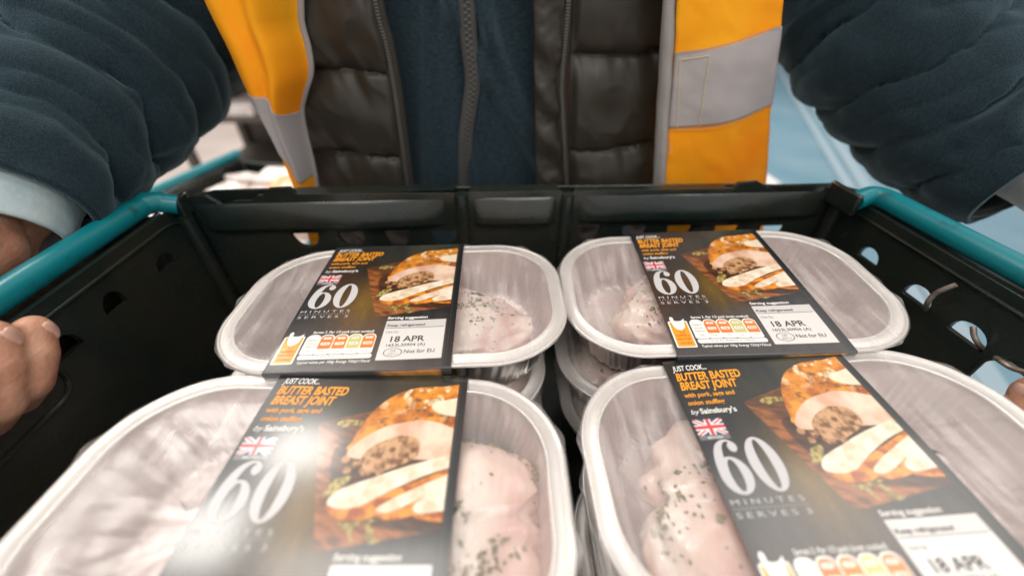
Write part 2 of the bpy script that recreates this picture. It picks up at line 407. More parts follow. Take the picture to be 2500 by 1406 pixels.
def build_crate():
    # far wall, inner skin with notched top
    top = [(405, 505), (432, 487), (500, 478), (540, 502), (572, 492), (612, 491), (628, 478), (642, 477), (655, 461), (706, 458), (722, 474),
           (1108, 472), (1116, 478), (1134, 478), (1144, 470), (1368, 466), (1378, 474), (1396, 473), (1406, 467), (1792, 460), (1806, 447), (1852, 444),
           (1884, 463), (1910, 477), (1944, 476), (1975, 484), (2014, 459), (2060, 461), (2084, 476), (2100, 500)]
    tp = [at(x, y, y=YF) for x, y in top]
    outline = [(XL - .004, ZF)] + [(min(max(p[0], XL - .004), XR + .002), p[2]) for p in tp] + [(XR + .002, ZF)]
    holes = []
    for px in (746, 859, 971, 1084):
        p = at(px, 577, y=YF); holes.append(dshape(p[0], p[2] + .006, .0245, .0175, True))
    for px in (1435, 1548, 1656, 1770, 1880):
        p = at(px, 568, y=YF); holes.append(dshape(p[0], p[2] + .008, .0245, .0175, True))
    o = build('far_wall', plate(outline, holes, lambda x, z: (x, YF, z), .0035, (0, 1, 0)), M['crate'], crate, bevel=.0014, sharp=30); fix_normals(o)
    # outer skin and top cap of the far wall
    t2 = [at(x, y, y=YF + .018) for x, y in [(470, 478), (520, 466), (640, 462), (1790, 450), (1900, 452), (2040, 449), (2110, 468)]]
    ol = [(XL, -.196)] + [(p[0], p[2]) for p in t2] + [(XR, -.196)]
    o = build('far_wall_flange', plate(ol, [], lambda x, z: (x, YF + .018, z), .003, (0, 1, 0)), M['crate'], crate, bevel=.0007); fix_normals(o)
    mb = MB()
    for xa, xb in ((706, 1112), (1144, 1368), (1406, 1790)):
        a, b2 = at(xa, 470, y=YF), at(xb, 464, y=YF)
        mb.box((a[0] + .001, YF + .004, a[2] - .003), (b2[0] - .001, YF + .0175, b2[2] - .0015 if b2[2] < a[2] else a[2] - .0012))
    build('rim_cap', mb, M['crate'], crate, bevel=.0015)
    # band below the rim that stands proud, and the two ribs
    mb = MB()
    segs = [(-.262, -.045), (-.018, .058), (.082, .318)]
    for xa, xb in segs:
        prof = [(YF - .0002, -.1545), (YF - .0022, -.157), (YF - .0045, -.170), (YF - .0062, -.1765), (YF - .0055, -.1795), (YF - .0002, -.1810)]
        n = 40; P = []
        for yy, zz in prof:
            row = []
            for i in range(n + 1):
                x = xa + (xb - xa) * i / n
                e = float(min(1, min(i, n - i) / 4)); 
                row.append((x, YF - .0002 + (yy - YF + .0002) * e ** .5 * (1 + .25 * math.sin(x * 37)), zz - .010 * (x + .1) * .35))
            P.append(row)
        mb.grid(P)
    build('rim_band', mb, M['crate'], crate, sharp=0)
    for px in (1125, 1388):
        a = at(px, 476, y=YF - .003)
        build('rib', MB().tube([(a[0], YF + .001, a[2] - .001), (a[0] - .0005, YF + .001, -.21), (a[0] - .001, YF + .001, ZF)], .0065, 14), M['crate'], crate)
    # left wall with half-moon vents and the hand hole
    def side(name, xw, sgn, vents, hy0, hy1, hz0, hz1, topz):
        outline = [(YN, ZF), (YN, topz), (YF - .024, topz), (YF - .012, topz - .003), (YF - .004, topz - .012), (YF - .004, ZF)]
        hl = [dshape(v[0], v[1], v[2], v[3]) for v in vents]
        r = .012; hh = []
        for cx, cy, a0 in ((hy1 - r, hz1 - r, 0), (hy0 + r, hz1 - r, 90), (hy0 + r, hz0 + r, 180), (hy1 - r, hz0 + r, 270)):
            hh += [(cx + r * math.cos(math.radians(a0 + 15 * i)), cy + r * math.sin(math.radians(a0 + 15 * i))) for i in range(7)]
        slot = [(p[0], max(p[1], float(at(40, 985, x=XL)[2]) if sgn < 0 else -9)) for p in hh]
        mb = plate(outline, hl + [slot], lambda y, z: (xw - sgn * (z - topz) * -.03 * 0, y, z), .004, (sgn, 0, 0))
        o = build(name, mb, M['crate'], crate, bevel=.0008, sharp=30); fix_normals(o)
        # raised lip round the hand hole
        lip = [(xw - sgn * .0005, y, z) for y, z in hh]; lip.append(lip[0])
        build('handle_lip', MB().tube(lip, .0016, 8, cap=False), M['crate'], crate)
        # ledge along the top under the rail, and the upright at the corner
        build('rim_ledge', MB().box((min(xw + sgn * .0045, xw + sgn * .026), YN, topz - .006), (max(xw + sgn * .0045, xw + sgn * .026), YF - .02, topz - .0025)), M['crate'], crate, bevel=.001)
        build('corner_post', MB().tube([(xw - sgn * .002, YF - .006, topz - .008), (xw - sgn * .003, YF - .006, ZF)], .007, 12), M['crate'], crate)
        # moulded bead below the rail
        build('bead', MB().tube([(xw - sgn * .0008, YN + .01, topz - .009), (xw - sgn * .0008, YF - .03, topz - .009), (xw - sgn * .0008, YF - .018, topz - .0105), (xw - sgn * .0008, YF - .010, topz - .016)], .0013, 8), M['crate'], crate)
    build('outer_skin', MB().box((XL - .020, .184, -.235), (XL - .0165, YF - .005, -.158)), M['crate'], crate, bevel=.001)  # added panel that hides the bright floor, so the vents look dark
    dl = lambda px, py: at(px, py, x=XL)
    v = []
    for a_, b2, h in (((390, 668), (432, 640), .013), ((262, 770), (318, 738), .014), ((143, 888), (207, 835), .013)):
        p, q = dl(*a_), dl(*b2); v.append(((p[1] + q[1]) / 2, (p[2] + q[2]) / 2, abs(q[1] - p[1]), h))
    he = dl(135, 915); hb = dl(0, 1118)
    side('left_wall', XL, -1, v, he[1] - .13, he[1] + .003, hb[2] - .002, he[2] + .012, -.1515)
    dr = lambda px, py: at(px, py, x=XR)
    v = []
    for a_, b2, h in (((2093, 620), (2135, 653), .012), ((2200, 713), (2264, 757), .013), ((2310, 800), (2396, 860), .013)):
        p, q = dr(*a_), dr(*b2); v.append(((p[1] + q[1]) / 2, (p[2] + q[2]) / 2, abs(q[1] - p[1]), h))
    hr = dr(2385, 905)
    side('right_wall', XR, 1, v, hr[1] - .13, hr[1] + .002, hr[2] - .026, hr[2] + .018, -.157)
    # near wall, floor
    hn = [[(-.06, -.215), (.12, -.215), (.12, -.185), (-.06, -.185)]]
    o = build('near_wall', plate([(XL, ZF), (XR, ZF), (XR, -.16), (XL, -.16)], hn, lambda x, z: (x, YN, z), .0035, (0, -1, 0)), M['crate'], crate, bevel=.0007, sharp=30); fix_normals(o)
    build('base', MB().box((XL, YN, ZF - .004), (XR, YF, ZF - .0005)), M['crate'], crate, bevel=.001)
    # teal rails lying on the side rims, their ends turned in
    r = .0083
    e = at(436, 500, y=YF - .008)
    pl = [(-.287, YN - .01, -.145), (-.287, .10, -.1435), (-.2875, .302, -.144), (-.286, .313, -.1440), (-.281, .320, -.1448), (e[0] - .008, YF - .011, e[2] + .003), (e[0], YF - .008, e[2])]
    build('rail', MB().tube(catmull(pl, 6, False), r, 20), M['teal'], crate)
    build('rail_socket', MB().box((e[0] - .001, YF - .012, e[2] - .012), (e[0] + .004, YF + .003, e[2] + .0075)), M['crate'], crate, bevel=.002)
    a, b2 = at(2500, 664, z=-.1495), at(2150, 480, z=-.1495); e = at(2086, 492, y=b2[1] + .001)
    d = (a - b2) / np.linalg.norm(a - b2)
    pr = [a + d * .25, a, b2 + d * .03, b2 + d * .006, b2 + np.array((-.004, .003, -.0005)), (b2 + e) / 2 + np.array((0, .003, .0005)), e]
    build('rail', MB().tube(catmull(pr, 6, False), r, 20), M['teal'], crate)
    build('rail_socket', MB().box((e[0] - .004, e[1] - .007, e[2] - .012), (e[0] + .001, YF + .003, e[2] + .0080)), M['crate'], crate, bevel=.002)
    # bent steel wires that hook the rail through the vents
    X1 = XR - .004
    w1 = [at(2280, 790, x=XR + .012), at(2262, 762, x=XR + .004), at(2263, 742, x=X1 - .004), at(2280, 719, x=X1 - .006), at(2305, 706, x=X1 - .005), at(2334, 695, x=X1 - .003)]
    build('steel_wire', MB().tube(catmull(w1, 5, False), .0017, 10), M['wire'], crate)
    w2 = [at(2376, 797, x=X1 - .003), at(2378, 818, x=X1 - .003), at(2388, 838, x=X1), at(2404, 852, x=XR + .006), at(2420, 850, x=XR + .016)]
    build('steel_wire', MB().tube(catmull(w2, 5, False), .0017, 10), M['wire'], crate)
    w3 = [at(2425, 868, x=XR + .006), at(2444, 882, x=X1 - .002), at(2475, 900, x=X1 - .003), at(2530, 915, x=X1 - .003)]
    build('steel_wire', MB().tube(catmull(w3, 5, False), .0017, 10), M['wire'], crate)


build_crate()

# ------------------------------------------------------------------ foil trays
TL, TW, TR_ = 0.230, 0.1355, 0.051
SW, SD = 0.1075, 0.1375            # sleeve width and top depth


def rring(i, z, n, wr=None):
    """points of a rounded rectangle inset by i; even spacing by arc length of the outer ring"""
    L, W = TL - 2 * i, TW - 2 * i; r = max(TR_ - i * .9, .012)
    segs = []; sx, sy = L - 2 * r, W - 2 * r
    per = 2 * sx + 2 * sy + 2 * math.pi * r
    out = []
    for k in range(n):
        s = per * k / n
        for typ, ln, c in (('l', sy, 0), ('c', math.pi * r / 2, 0), ('l', sx, 1), ('c', math.pi * r / 2, 1), ('l', sy, 2), ('c', math.pi * r / 2, 2), ('l', sx, 3), ('c', math.pi * r / 2, 3)):
            if s <= ln + 1e-12: break
            s -= ln
        a = c * math.pi / 2
        if typ == 'l':
            base = [(L / 2, -sy / 2 + s), (sx / 2 - s, W / 2), (-L / 2, sy / 2 - s), (-sx / 2 + s, -W / 2)][c]
            nrm = (math.cos(a), math.sin(a)); cor = 0
        else:
            q = a + s / r; cc = [(sx / 2, sy / 2), (-sx / 2, sy / 2), (-sx / 2, -sy / 2), (sx / 2, -sy / 2)][c]
            nrm = (math.cos(q), math.sin(q)); base = (cc[0] + r * nrm[0], cc[1] + r * nrm[1]); cor = math.sin((q - a) * 2)
        d = wr(k / n, cor) if wr else 0
        out.append((base[0] + nrm[0] * d, base[1] + nrm[1] * d, z))
    return out


def tray_meshes():
    n = 420
    rim = [(.0006, -.0022), (.0001, -.0016), (0, -.0008), (.0003, 0), (.0010, .0004), (.0017, .0002), (.0021, -.0002), (.0028, -.0003), (.0078, -.0003), (.0084, .0002), (.0090, .0006), (.0097, .0004), (.0102, -.0004), (.0106, -.0018)]
    mr = MB(); mr.grid([rring(i, z, n, lambda u, c, i=i: .00012 * math.sin(u * 2 * math.pi * 150) * (i > .002)) for i, z in rim], closed_u=True)

    def wr(amp, seed):
        def f(u, c):
            p = math.sin(u * 2 * math.pi * 118 + 2 * math.sin(u * 60)) * (.25 + .75 * c) + .6 * math.sin(u * 2 * math.pi * 53 + seed)
            return amp * p
        return f
    wall = [(.0106, -.0018, 0), (.0110, -.004, .0002), (.0122, -.010, .0005), (.0138, -.018, .0007), (.0156, -.028, .0008), (.0172, -.036, .0008), (.0195, -.0405, .0006), (.024, -.0432, .0002), (.032, -.0440, 0), (.045, -.0440, 0), (.060, -.0440, 0)]
    rows = [rring(i, z, n, wr(a, 1.0)) for i, z, a in wall]
    mi = MB(); mi.grid(rows, closed_u=True)
    mi.f.append(tuple(range((len(rows) - 1) * n, len(rows) * n))); mi.mi.append(0)
    # outside skin, 0.4 mm out and a touch lower, so the foil has an inside and an outside
    rows = [rring(i - .0006, z - .0005, n, wr(a * 1.3, 1.0)) for i, z, a in wall]
    mo = MB(); mo.grid(rows, closed_u=True, flip=True)
    mo.f.append(tuple(range((len(rows) - 1) * n, len(rows) * n))[::-1]); mo.mi.append(0)
    return mr, mi, mo


# ---- the printed sleeve: colours of the print painted per vertex, on one fine grid
NU, NV = 340, 430


def paint_label():
    S = 2
    u = (np.arange(NU * S) + .5) / (NU * S); v = (np.arange(NV * S) + .5) / (NV * S)
    U, V = np.meshgrid(u, v)
    img = np.zeros((NV * S, NU * S, 3))
    n1 = fbm(U * 4, V * 3, 0, 3); n2 = fbm(U * 26, V * 9, 0, 5); n3 = fbm(U * 90, V * 90, 0, 9, 3)

    def lerp(a, b, t): return a + (np.array(b) - a) * t[..., None]
    img[:] = (.012, .013, .014)
    img = lerp(img, (.050, .046, .024), np.clip(sstep(.25, .0, np.abs(V - .16 + .1 * U)) * sstep(.15, .5, U) * (.6 + n1), 0, 1))
    img = lerp(img, (.045, .036, .034), np.clip(sstep(.60, .80, V) * .9 + n2 * .25, 0, 1))
    img = lerp(img, (.15, .085, .014), np.clip(np.exp(-(((U - .42) / .15) ** 2 + ((V - .56) / .17) ** 2)) * (1.0 + .5 * n1), 0, 1))
    img = lerp(img, (.05, .055, .03), np.clip(sstep(.05, .0, V) * sstep(.5, .9, U) * (.6 + 2 * n3), 0, 1))
    img *= (1 + .35 * n3 * .6 + .2 * n2)[..., None]

    def mask(pts, smooth=True, soft=0):
        p = np.array(catmull(pts, 8) if smooth else pts)
        u0, u1, v0, v1 = p[:, 0].min() - .02, p[:, 0].max() + .02, p[:, 1].min() - .02, p[:, 1].max() + .02
        i0, i1 = max(int(v0 * NV * S), 0), min(int(v1 * NV * S) + 1, NV * S)
        j0, j1 = max(int(u0 * NU * S), 0), min(int(u1 * NU * S) + 1, NU * S)
        u_, v_ = U[i0:i1, j0:j1], V[i0:i1, j0:j1]
        ins = np.zeros(u_.shape, bool)
        q = np.roll(p, -1, 0)
        for (xa, ya), (xb, yb) in zip(p, q):
            if ya == yb: continue
            c = ((ya > v_) != (yb > v_)) & (u_ < (xb - xa) * (v_ - ya) / (yb - ya) + xa)
            ins ^= c
        m = np.zeros(U.shape); m[i0:i1, j0:j1] = ins
        for _ in range(soft):
            m[1:-1, 1:-1] = (m[1:-1, 1:-1] * 2 + m[:-2, 1:-1] + m[2:, 1:-1] + m[1:-1, :-2] + m[1:-1, 2:]) / 6
        return m

    def put(m, col):
        nonlocal img
        c = np.asarray(col, float)
        img = img * (1 - m[..., None]) + (c if c.ndim == 3 else c[None, None]) * m[..., None]

    def tex(a, b, t): return np.array(a) + (np.array(b) - np.array(a)) * np.clip(t, 0, 1)[..., None]
    right = .955
    clip = (U < right).astype(float)
    # serving board
    grain = fbm(U * 14 + V * 8, V * 70 - U * 20, 0, 21)
    board = tex((.10, .028, .008), (.36, .12, .030), .45 + 1.1 * grain)
    bm_ = mask([(.315, .245), (.48, .205), (.62, .17), (1.02, .15), (1.02, .60), (.76, .635), (.53, .665), (.50, .66), (.485, .635), (.42, .49)], False, 3) * clip
    put(bm_, board)
    put(mask([(.44, .34), (.60, .33), (1.0, .38), (1.0, .60), (.70, .60), (.50, .55), (.47, .48)], True, 14) * clip * .80, (.022, .010, .006))
    put(mask([(.33, .25), (.47, .215), (.55, .19), (.54, .27), (.50, .33), (.42, .30)], True, 10) * .55 * clip, (.03, .016, .01))
    # herbs
    for L in ([(.40, .242), (.45, .228), (.52, .236), (.545, .256), (.48, .252), (.43, .262)], [(.462, .488), (.49, .456), (.545, .446), (.53, .478), (.49, .502)], [(.455, .50), (.50, .49), (.535, .51), (.48, .518)],
              [(.552, .588), (.60, .590), (.65, .580), (.70, .583), (.62, .603), (.628, .645), (.60, .62)], [(.66, .595), (.69, .60), (.705, .632), (.735, .638), (.69, .645)]):
        put(mask(L, True, 1) * clip * .9, tex((.12, .085, .015), (.52, .40, .12), .5 + 1.5 * n3))
    # crumbs of stuffing
    for cu, cv, r in ((.55, .40, .022), (.60, .425, .026), (.52, .425, .016), (.64, .415, .022), (.66, .43, .016), (.50, .385, .018)):
        put(mask([(cu + r * math.cos(a) * (1 + .2 * math.sin(3 * a + cu * 50)), cv + r * .8 * math.sin(a)) for a in np.linspace(0, 6.28, 9)[:-1]], True, 2) * clip, tex((.16, .06, .02), (.52, .27, .12), .5 + 1.6 * n3))
    # the joint: roasted skin, pale cut face, stuffing
    skin = tex((.36, .085, .006), (.80, .31, .03), .5 + 1.3 * fbm(U * 16, V * 22, 0, 31))
    spot = np.clip(fbm(U * 30, V * 36, 0, 41) * 3 - .35, 0, 1) * sstep(.24, .12, V - (U - .75) * .15); skin = skin * (1 - spot[..., None]) + np.array((.90, .70, .42)) * spot[..., None]
    dark = np.clip(fbm(U * 24, V * 30, 0, 51) * 3.2 - .55, 0, 1) * .8; skin = skin * (1 - dark[..., None]) + np.array((.13, .055, .02)) * dark[..., None]
    put(mask([(.492, .352), (.500, .318), (.514, .262), (.555, .182), (.62, .118), (.68, .088), (.746, .069), (.86, .062), (1.03, .072), (1.03, .33), (.90, .36), (.6, .375)], True, 1) * clip, skin)
    hi = mask([(.83, .155), (.90, .13), (1.0, .12), (1.0, .20), (.88, .195)], True, 8) * clip * .75; put(hi, (.97, .86, .66))
    flesh = tex((.66, .38, .25), (.86, .64, .49), .55 + 1.1 * fbm(U * 14, V * 14, 0, 61))
    put(mask([(.496, .366), (.505, .342), (.545, .305), (.60, .270), (.66, .247), (.735, .232), (.80, .224), (.88, .236), (.96, .262), (1.03, .28), (1.03, .37), (.90, .385), (.80, .384), (.62, .385), (.53, .382)], True, 1) * clip, flesh)
    stf = tex((.17, .065, .022), (.58, .33, .16), .5 + 1.7 * fbm(U * 42, V * 46, 0, 71))
    put(mask([(.565, .372), (.60, .335), (.655, .308), (.72, .292), (.79, .302), (.812, .335), (.80, .378), (.72, .412), (.655, .430), (.60, .428), (.575, .402)], True, 2) * clip, stf)
    # carved slices with browned undersides
    brown = tex((.32, .07, .005), (.78, .28, .025), .5 + 1.5 * fbm(U * 30, V * 34, 0, 81)); white = tex((.66, .47, .30), (.90, .79, .63), .62 + 1.2 * fbm(U * 20, V * 24, 0, 91))
    for b2, w in (([(.492, .532), (.62, .53), (.80, .468), (1.03, .40), (1.03, .445), (.82, .512), (.67, .575), (.56, .582), (.50, .558)], [(.486, .522), (.515, .494), (.563, .474), (.65, .447), (.733, .420), (.84, .392), (1.03, .352), (1.03, .392), (.86, .440), (.72, .494), (.62, .540), (.545, .550), (.495, .540)]),
                  ([(.69, .555), (.80, .53), (1.03, .445), (1.03, .50), (.86, .56), (.76, .580), (.70, .573)], [(.688, .547), (.74, .519), (.83, .482), (1.03, .412), (1.03, .455), (.86, .515), (.75, .556), (.70, .560)]),
                  ([(.836, .552), (.90, .535), (1.03, .50), (1.03, .585), (.93, .584), (.85, .575)], [(.832, .546), (.852, .522), (.90, .502), (1.03, .468), (1.03, .54), (.93, .556), (.858, .562)])):
        put(mask(b2, True, 1) * clip, brown); put(mask(w, True, 1) * clip, white)
    # union flag
    fu0, fu1, fv0, fv1 = .018, .162, .308, .376
    fx, fy = (U - fu0) / (fu1 - fu0) * 2 - 1, (V - fv0) / (fv1 - fv0) * 2 - 1
    inside = ((np.abs(fx) < 1) & (np.abs(fy) < 1)).astype(float); put(inside, (.035, .04, .12))
    dg = np.minimum(np.abs(fx - fy), np.abs(fx + fy)); put(inside * (dg < .30), (.80, .77, .77)); put(inside * (dg < .10), (.62, .04, .05))
    put(inside * ((np.abs(fx) < .22) | (np.abs(fy) < .36)), (.80, .77, .77)); put(inside * ((np.abs(fx) < .12) | (np.abs(fy) < .20)), (.62, .04, .05))
    put(((U > fu0) & (U < fu1) & (V > fv1 + .001) & (V < fv1 + .018)).astype(float) * .6, (.25, .25, .27))

    # panels
    def rr(u0, u1, v0, v1, ru=.01, top=None):
        asp = SW / SD; rv = ru * asp
        du = np.maximum(np.maximum(u0 + ru - U, U - (u1 - ru)), 0) / ru
        tv = rv if top is None else top * asp
        d1 = np.where(V < (v0 + v1) / 2, np.maximum(v0 + tv - V, 0) / tv, np.maximum(V - (v1 - rv), 0) / rv)
        if top is not None:
            du2 = np.maximum(np.maximum(u0 + top - U, U - (u1 - top)), 0) / top; du = np.where(V < (v0 + v1) / 2, du2, du)
        return ((du ** 2 + d1 ** 2 <= 1) & (U > u0) & (U < u1) & (V > v0) & (V < v1)).astype(float)
    put(rr(.018, .136, .790, .955, .010), (.86, .84, .78)); put(rr(.026, .128, .796, .949, .006), (.94, .33, .006))
    put(mask([(.040, .800), (.036, .772), (.046, .760), (.058, .768), (.060, .786), (.085, .790), (.104, .786), (.122, .776), (.116, .800), (.112, .826), (.096, .842), (.078, .848), (.058, .842), (.046, .826)], True), (.86, .84, .80))
    put(mask([(.066, .850), (.070, .849), (.076, .866), (.090, .866), (.094, .849), (.098, .850), (.094, .870), (.072, .870)], False), (.5, .1, .0))
    cols = [None, (.80, .16, .006), (.82, .19, .006), (.55, .50, .16), (.82, .19, .006)]
    for k in range(5):
        u0 = .150 + .0795 * k; u1 = u0 + .0765
        put(rr(u0 - .003, u1 + .003, .782, .905, .014, .036), (.86, .84, .78))
        if k:
            put(rr(u0 + .002, u1 - .002, .788, .872, .006, .032), cols[k])
            put(rr(u0 + .016, u1 - .016, .800, .814, .008), (.85, .82, .75)); put(rr(u0 + .012, u1 - .012, .832, .850, .010), (.85, .80, .70))
            put(rr(u0 + .006, u1 - .006, .878, .898, .012), (.88, .86, .82))
        else:
            put(rr(u0 + .006, u1 - .006, .877, .899, .012), (.5, .5, .48)); put(rr(u0 + .008, u1 - .008, .8785, .8975, .011), (.87, .85, .8))
    put(rr(.150, .552, .908, .932, .012), (.88, .86, .82))
    # use-by panel
    put(rr(.580, .940, .700, .948, .003), (.60, .575, .555)); put(rr(.580, .940, .752, .948, .003), (.70, .67, .64))
    put(((U > .588) & (U < .930) & (V > .7505) & (V < .7535)).astype(float), (.12, .12, .12))
    el = ((U - .664) / .050) ** 2 + ((V - .905) / .025) ** 2; put(((el < 1.12) & (el > .88)).astype(float), (.12, .12, .12))
    # black margin with the glued edge on the right
    put((U > right).astype(float), (.012, .012, .013)); put(((U > .962) & (U < .967)).astype(float) * .6, (.05, .05, .05))
    out = img.reshape(NV, S, NU, S, 3).mean((1, 3))
    return np.clip(out, 0, 1)


BOW = .0007


def sleeve_z(v):
    return .0015 + BOW * (1 - (2 * np.asarray(v) - 1) ** 2)


def sleeve_pt(u, v, up=0.0):
    """label coordinates (0..1 left-right, 0..1 far-near) on the top of the sleeve"""
    return ((u - .5) * SW, (.5 - v) * SD, float(sleeve_z(v)) + .00035 * math.sin(u * 5 + 1) + up)


def sleeve_mesh():
    img = paint_label()
    u = np.linspace(0, 1, NU); v = np.linspace(0, 1, NV)
    U, V = np.meshgrid(u, v)
    P = np.stack([(U - .5) * SW, (.5 - V) * SD, sleeve_z(V) + .00035 * np.sin(U * 5 + 1)], -1)
    mb = MB(); mb.grid(P[:, :, :], flip=True)
    c = [np.concatenate([img, np.ones((NV, NU, 1))], -1).reshape(-1, 4)]
    # folded sides and underside
    nu = 80; us = np.linspace(0, 1, nu)
    for sg in (1, -1):
        z0 = float(sleeve_z(0))
        prof = [(SD / 2 + .0000, z0), (SD / 2 + .0007, z0 - .0004), (SD / 2 + .0008, z0 - .0012), (SD / 2 + .0004, -.003), (SD / 2 - .004, -.018), (SD / 2 - .008, -.034), (SD / 2 - .0095, -.0455), (SD / 2 - .014, -.0470), (0, -.0472)]
        rows = [[((t - .5) * SW, sg * y, z + .00035 * math.sin(t * 5 + 1) * (i < 3)) for t in us] for i, (y, z) in enumerate(prof)]
        mb.grid(rows, flip=(sg > 0)); 
        cc = []
        for i in range(len(prof)):
            for t in us:
                d = .030 + .02 * mn(t * 7, i * 1.3, 0, 4); col = np.array((d, d * .95, d * .93))
                if 2 <= i <= 6 and .58 < t < .94:
                    w = sstep(.58, .66, t) * .9; col = col * (1 - w) + np.array((.62, .27, .06)) * w * (1 + .6 * mn(t * 25, i * 3, 0, 8))
                if i < 2: col = col * 1.6
                cc.append((*np.clip(col, 0, 1), 1))
        c.append(np.array(cc))
    mb.c = np.concatenate(c)
    return mb


# ---- lettering
def text_meshes(specs):
    """specs: (group, text, u0, vbase, cap, width, ink, bold, shear) -> {group: MB}"""
    tmp = []
    for g, body, u0, vb, cap, wid, ink, bold, shear in specs:
        cu = bpy.data.curves.new('lettering', 'FONT'); cu.body = body; cu.size = 1; cu.resolution_u = 3; cu.offset = bold; cu.shear = shear
        o = bpy.data.objects.new('lettering', cu); COL.objects.link(o); tmp.append(o)
    bpy.context.view_layer.update(); dg = bpy.context.evaluated_depsgraph_get()
    res = {}
    for o, (g, body, u0, vb, cap, wid, ink, bold, shear) in zip(tmp, specs):
        me = o.evaluated_get(dg).to_mesh()
        vs_ = np.array([v.co[:] for v in me.vertices]); fs = [tuple(p.vertices) for p in me.polygons]
        o.evaluated_get(dg).to_mesh_clear()
        if not len(vs_): continue
        x0, x1 = vs_[:, 0].min(), vs_[:, 0].max()
        sx = wid / (x1 - x0); sy = cap / .729
        mb, inks = res.setdefault(g, (MB(), []))
        if ink not in inks: inks.append(ink)
        pts = [sleeve_pt(u0 + (p[0] - x0) * sx, vb - p[1] * sy, .00012) for p in vs_]
        mb.add(pts, fs, inks.index(ink))
    for o in tmp:
        cu = o.data; bpy.data.objects.remove(o); bpy.data.curves.remove(cu)
    return res


TEXTS = [
    ('title_text', 'JUST COOK...', .036, .062, .030, .19, 'white', .02, .25),
    ('title_text', 'BUTTER BASTED', .036, .115, .042, .355, 'orange', .03, .22),
    ('title_text', 'BREAST JOINT', .036, .164, .042, .31, 'orange', .03, .22),
    ('title_text', 'with pork, sage and', .036, .202, .022, .265, 'orange', .018, .12),
    ('title_text', 'onion stuffing', .036, .240, .022, .19, 'orange', .018, .12),
    ('brand_text', 'by', .030, .282, .022, .042, 'white', .0, .25),
    ('brand_text', "Sainsbury's", .078, .282, .024, .182, 'white', .025, 0),
    ('flag_caption', 'BRITISH', .055, .3905, .009, .07, 'white', .01, 0),
    ('serves_text', 'M I N U T E S', .022, .628, .018, .305, 'silver', .0, 0),
    ('serves_text', '. . . . . . . . . . . . . . . . . . .', .022, .641, .020, .305, 'silver', .02, 0),
    ('serves_text', 'S E R V E S  3', .022, .668, .018, .305, 'silver', .0, 0),
    ('nutrition_text', 'Serves 3. Per 1/3 pack (oven cooked)', .168, .776, .016, .355, 'white', .02, .1),
    ('nutrition_text', 'ENERGY', .158, .824, .010, .060, 'grey', .0, 0),
    ('nutrition_text', '1032kJ', .160, .845, .010, .054, 'grey', .0, 0),
    ('nutrition_text', '246kcal', .158, .863, .010, .058, 'grey', .0, 0),
    ('nutrition_text', '12%', .174, .893, .011, .028, 'grey', .0, 0),
    ('nutrition_text', '15%', .253, .893, .011, .028, 'grey', .0, 0),
    ('nutrition_text', '17%', .333, .893, .011, .028, 'grey', .0, 0),
    ('nutrition_text', '1%', .415, .893, .011, .020, 'grey', .0, 0),
    ('nutrition_text', '11%', .492, .893, .011, .028, 'grey', .0, 0),
    ('nutrition_text', 'FAT', .258, .8115, .008, .022, 'dkorange', .0, 0), ('nutrition_text', '10.3g', .250, .846, .010, .035, 'dkorange', .0, 0),
    ('nutrition_text', 'SAT', .338, .8115, .008, .022, 'dkorange', .0, 0), ('nutrition_text', '3.3g', .332, .846, .010, .030, 'dkorange', .0, 0),
    ('nutrition_text', 'SUGARS', .411, .8115, .008, .032, 'grey', .0, 0), ('nutrition_text', '0.7g', .412, .846, .010, .030, 'grey', .0, 0),
    ('nutrition_text', 'SALT', .494, .8115, .008, .026, 'dkorange', .0, 0), ('nutrition_text', '0.66g', .489, .846, .010, .036, 'dkorange', .0, 0),
    ('nutrition_text', '% of the Reference Intakes', .225, .9255, .012, .255, 'grey', .0, 0),
    ('nutrition_text', 'Typical values per 100g: Energy 722kJ/172kcal', .158, .957, .014, .395, 'white', .015, .1),
    ('badge_text', 'HAPPIER &', .036, .890, .013, .082, 'dkorange', .01, 0), ('badge_text', 'HEALTHIER', .036, .911, .013, .082, 'dkorange', .01, 0), ('badge_text', 'CHICKENS', .040, .936, .013, .074, 'dkorange', .01, 0),
    ('serving_text', 'Serving suggestion', .580, .690, .018, .245, 'white', .025, .1),
    ('date_text', 'Keep refrigerated', .592, .741, .016, .225, 'black', .012, .1),
    ('date_text', 'Use by', .594, .785, .017, .075, 'grey', .0, 0),
    ('date_text', '18 APR', .634, .842, .036, .195, 'black', .012, 0),
    ('date_text', '1653L30904 (A)', .618, .871, .018, .220, 'black', .0, 0),
    ('date_text', 'GB', .649, .903, .014, .030, 'grey', .0, 0), ('date_text', '3011', .638, .922, .014, .054, 'grey', .0, 0),
    ('date_text', 'Not for EU', .728, .913, .022, .170, 'black', .003, 0),
]


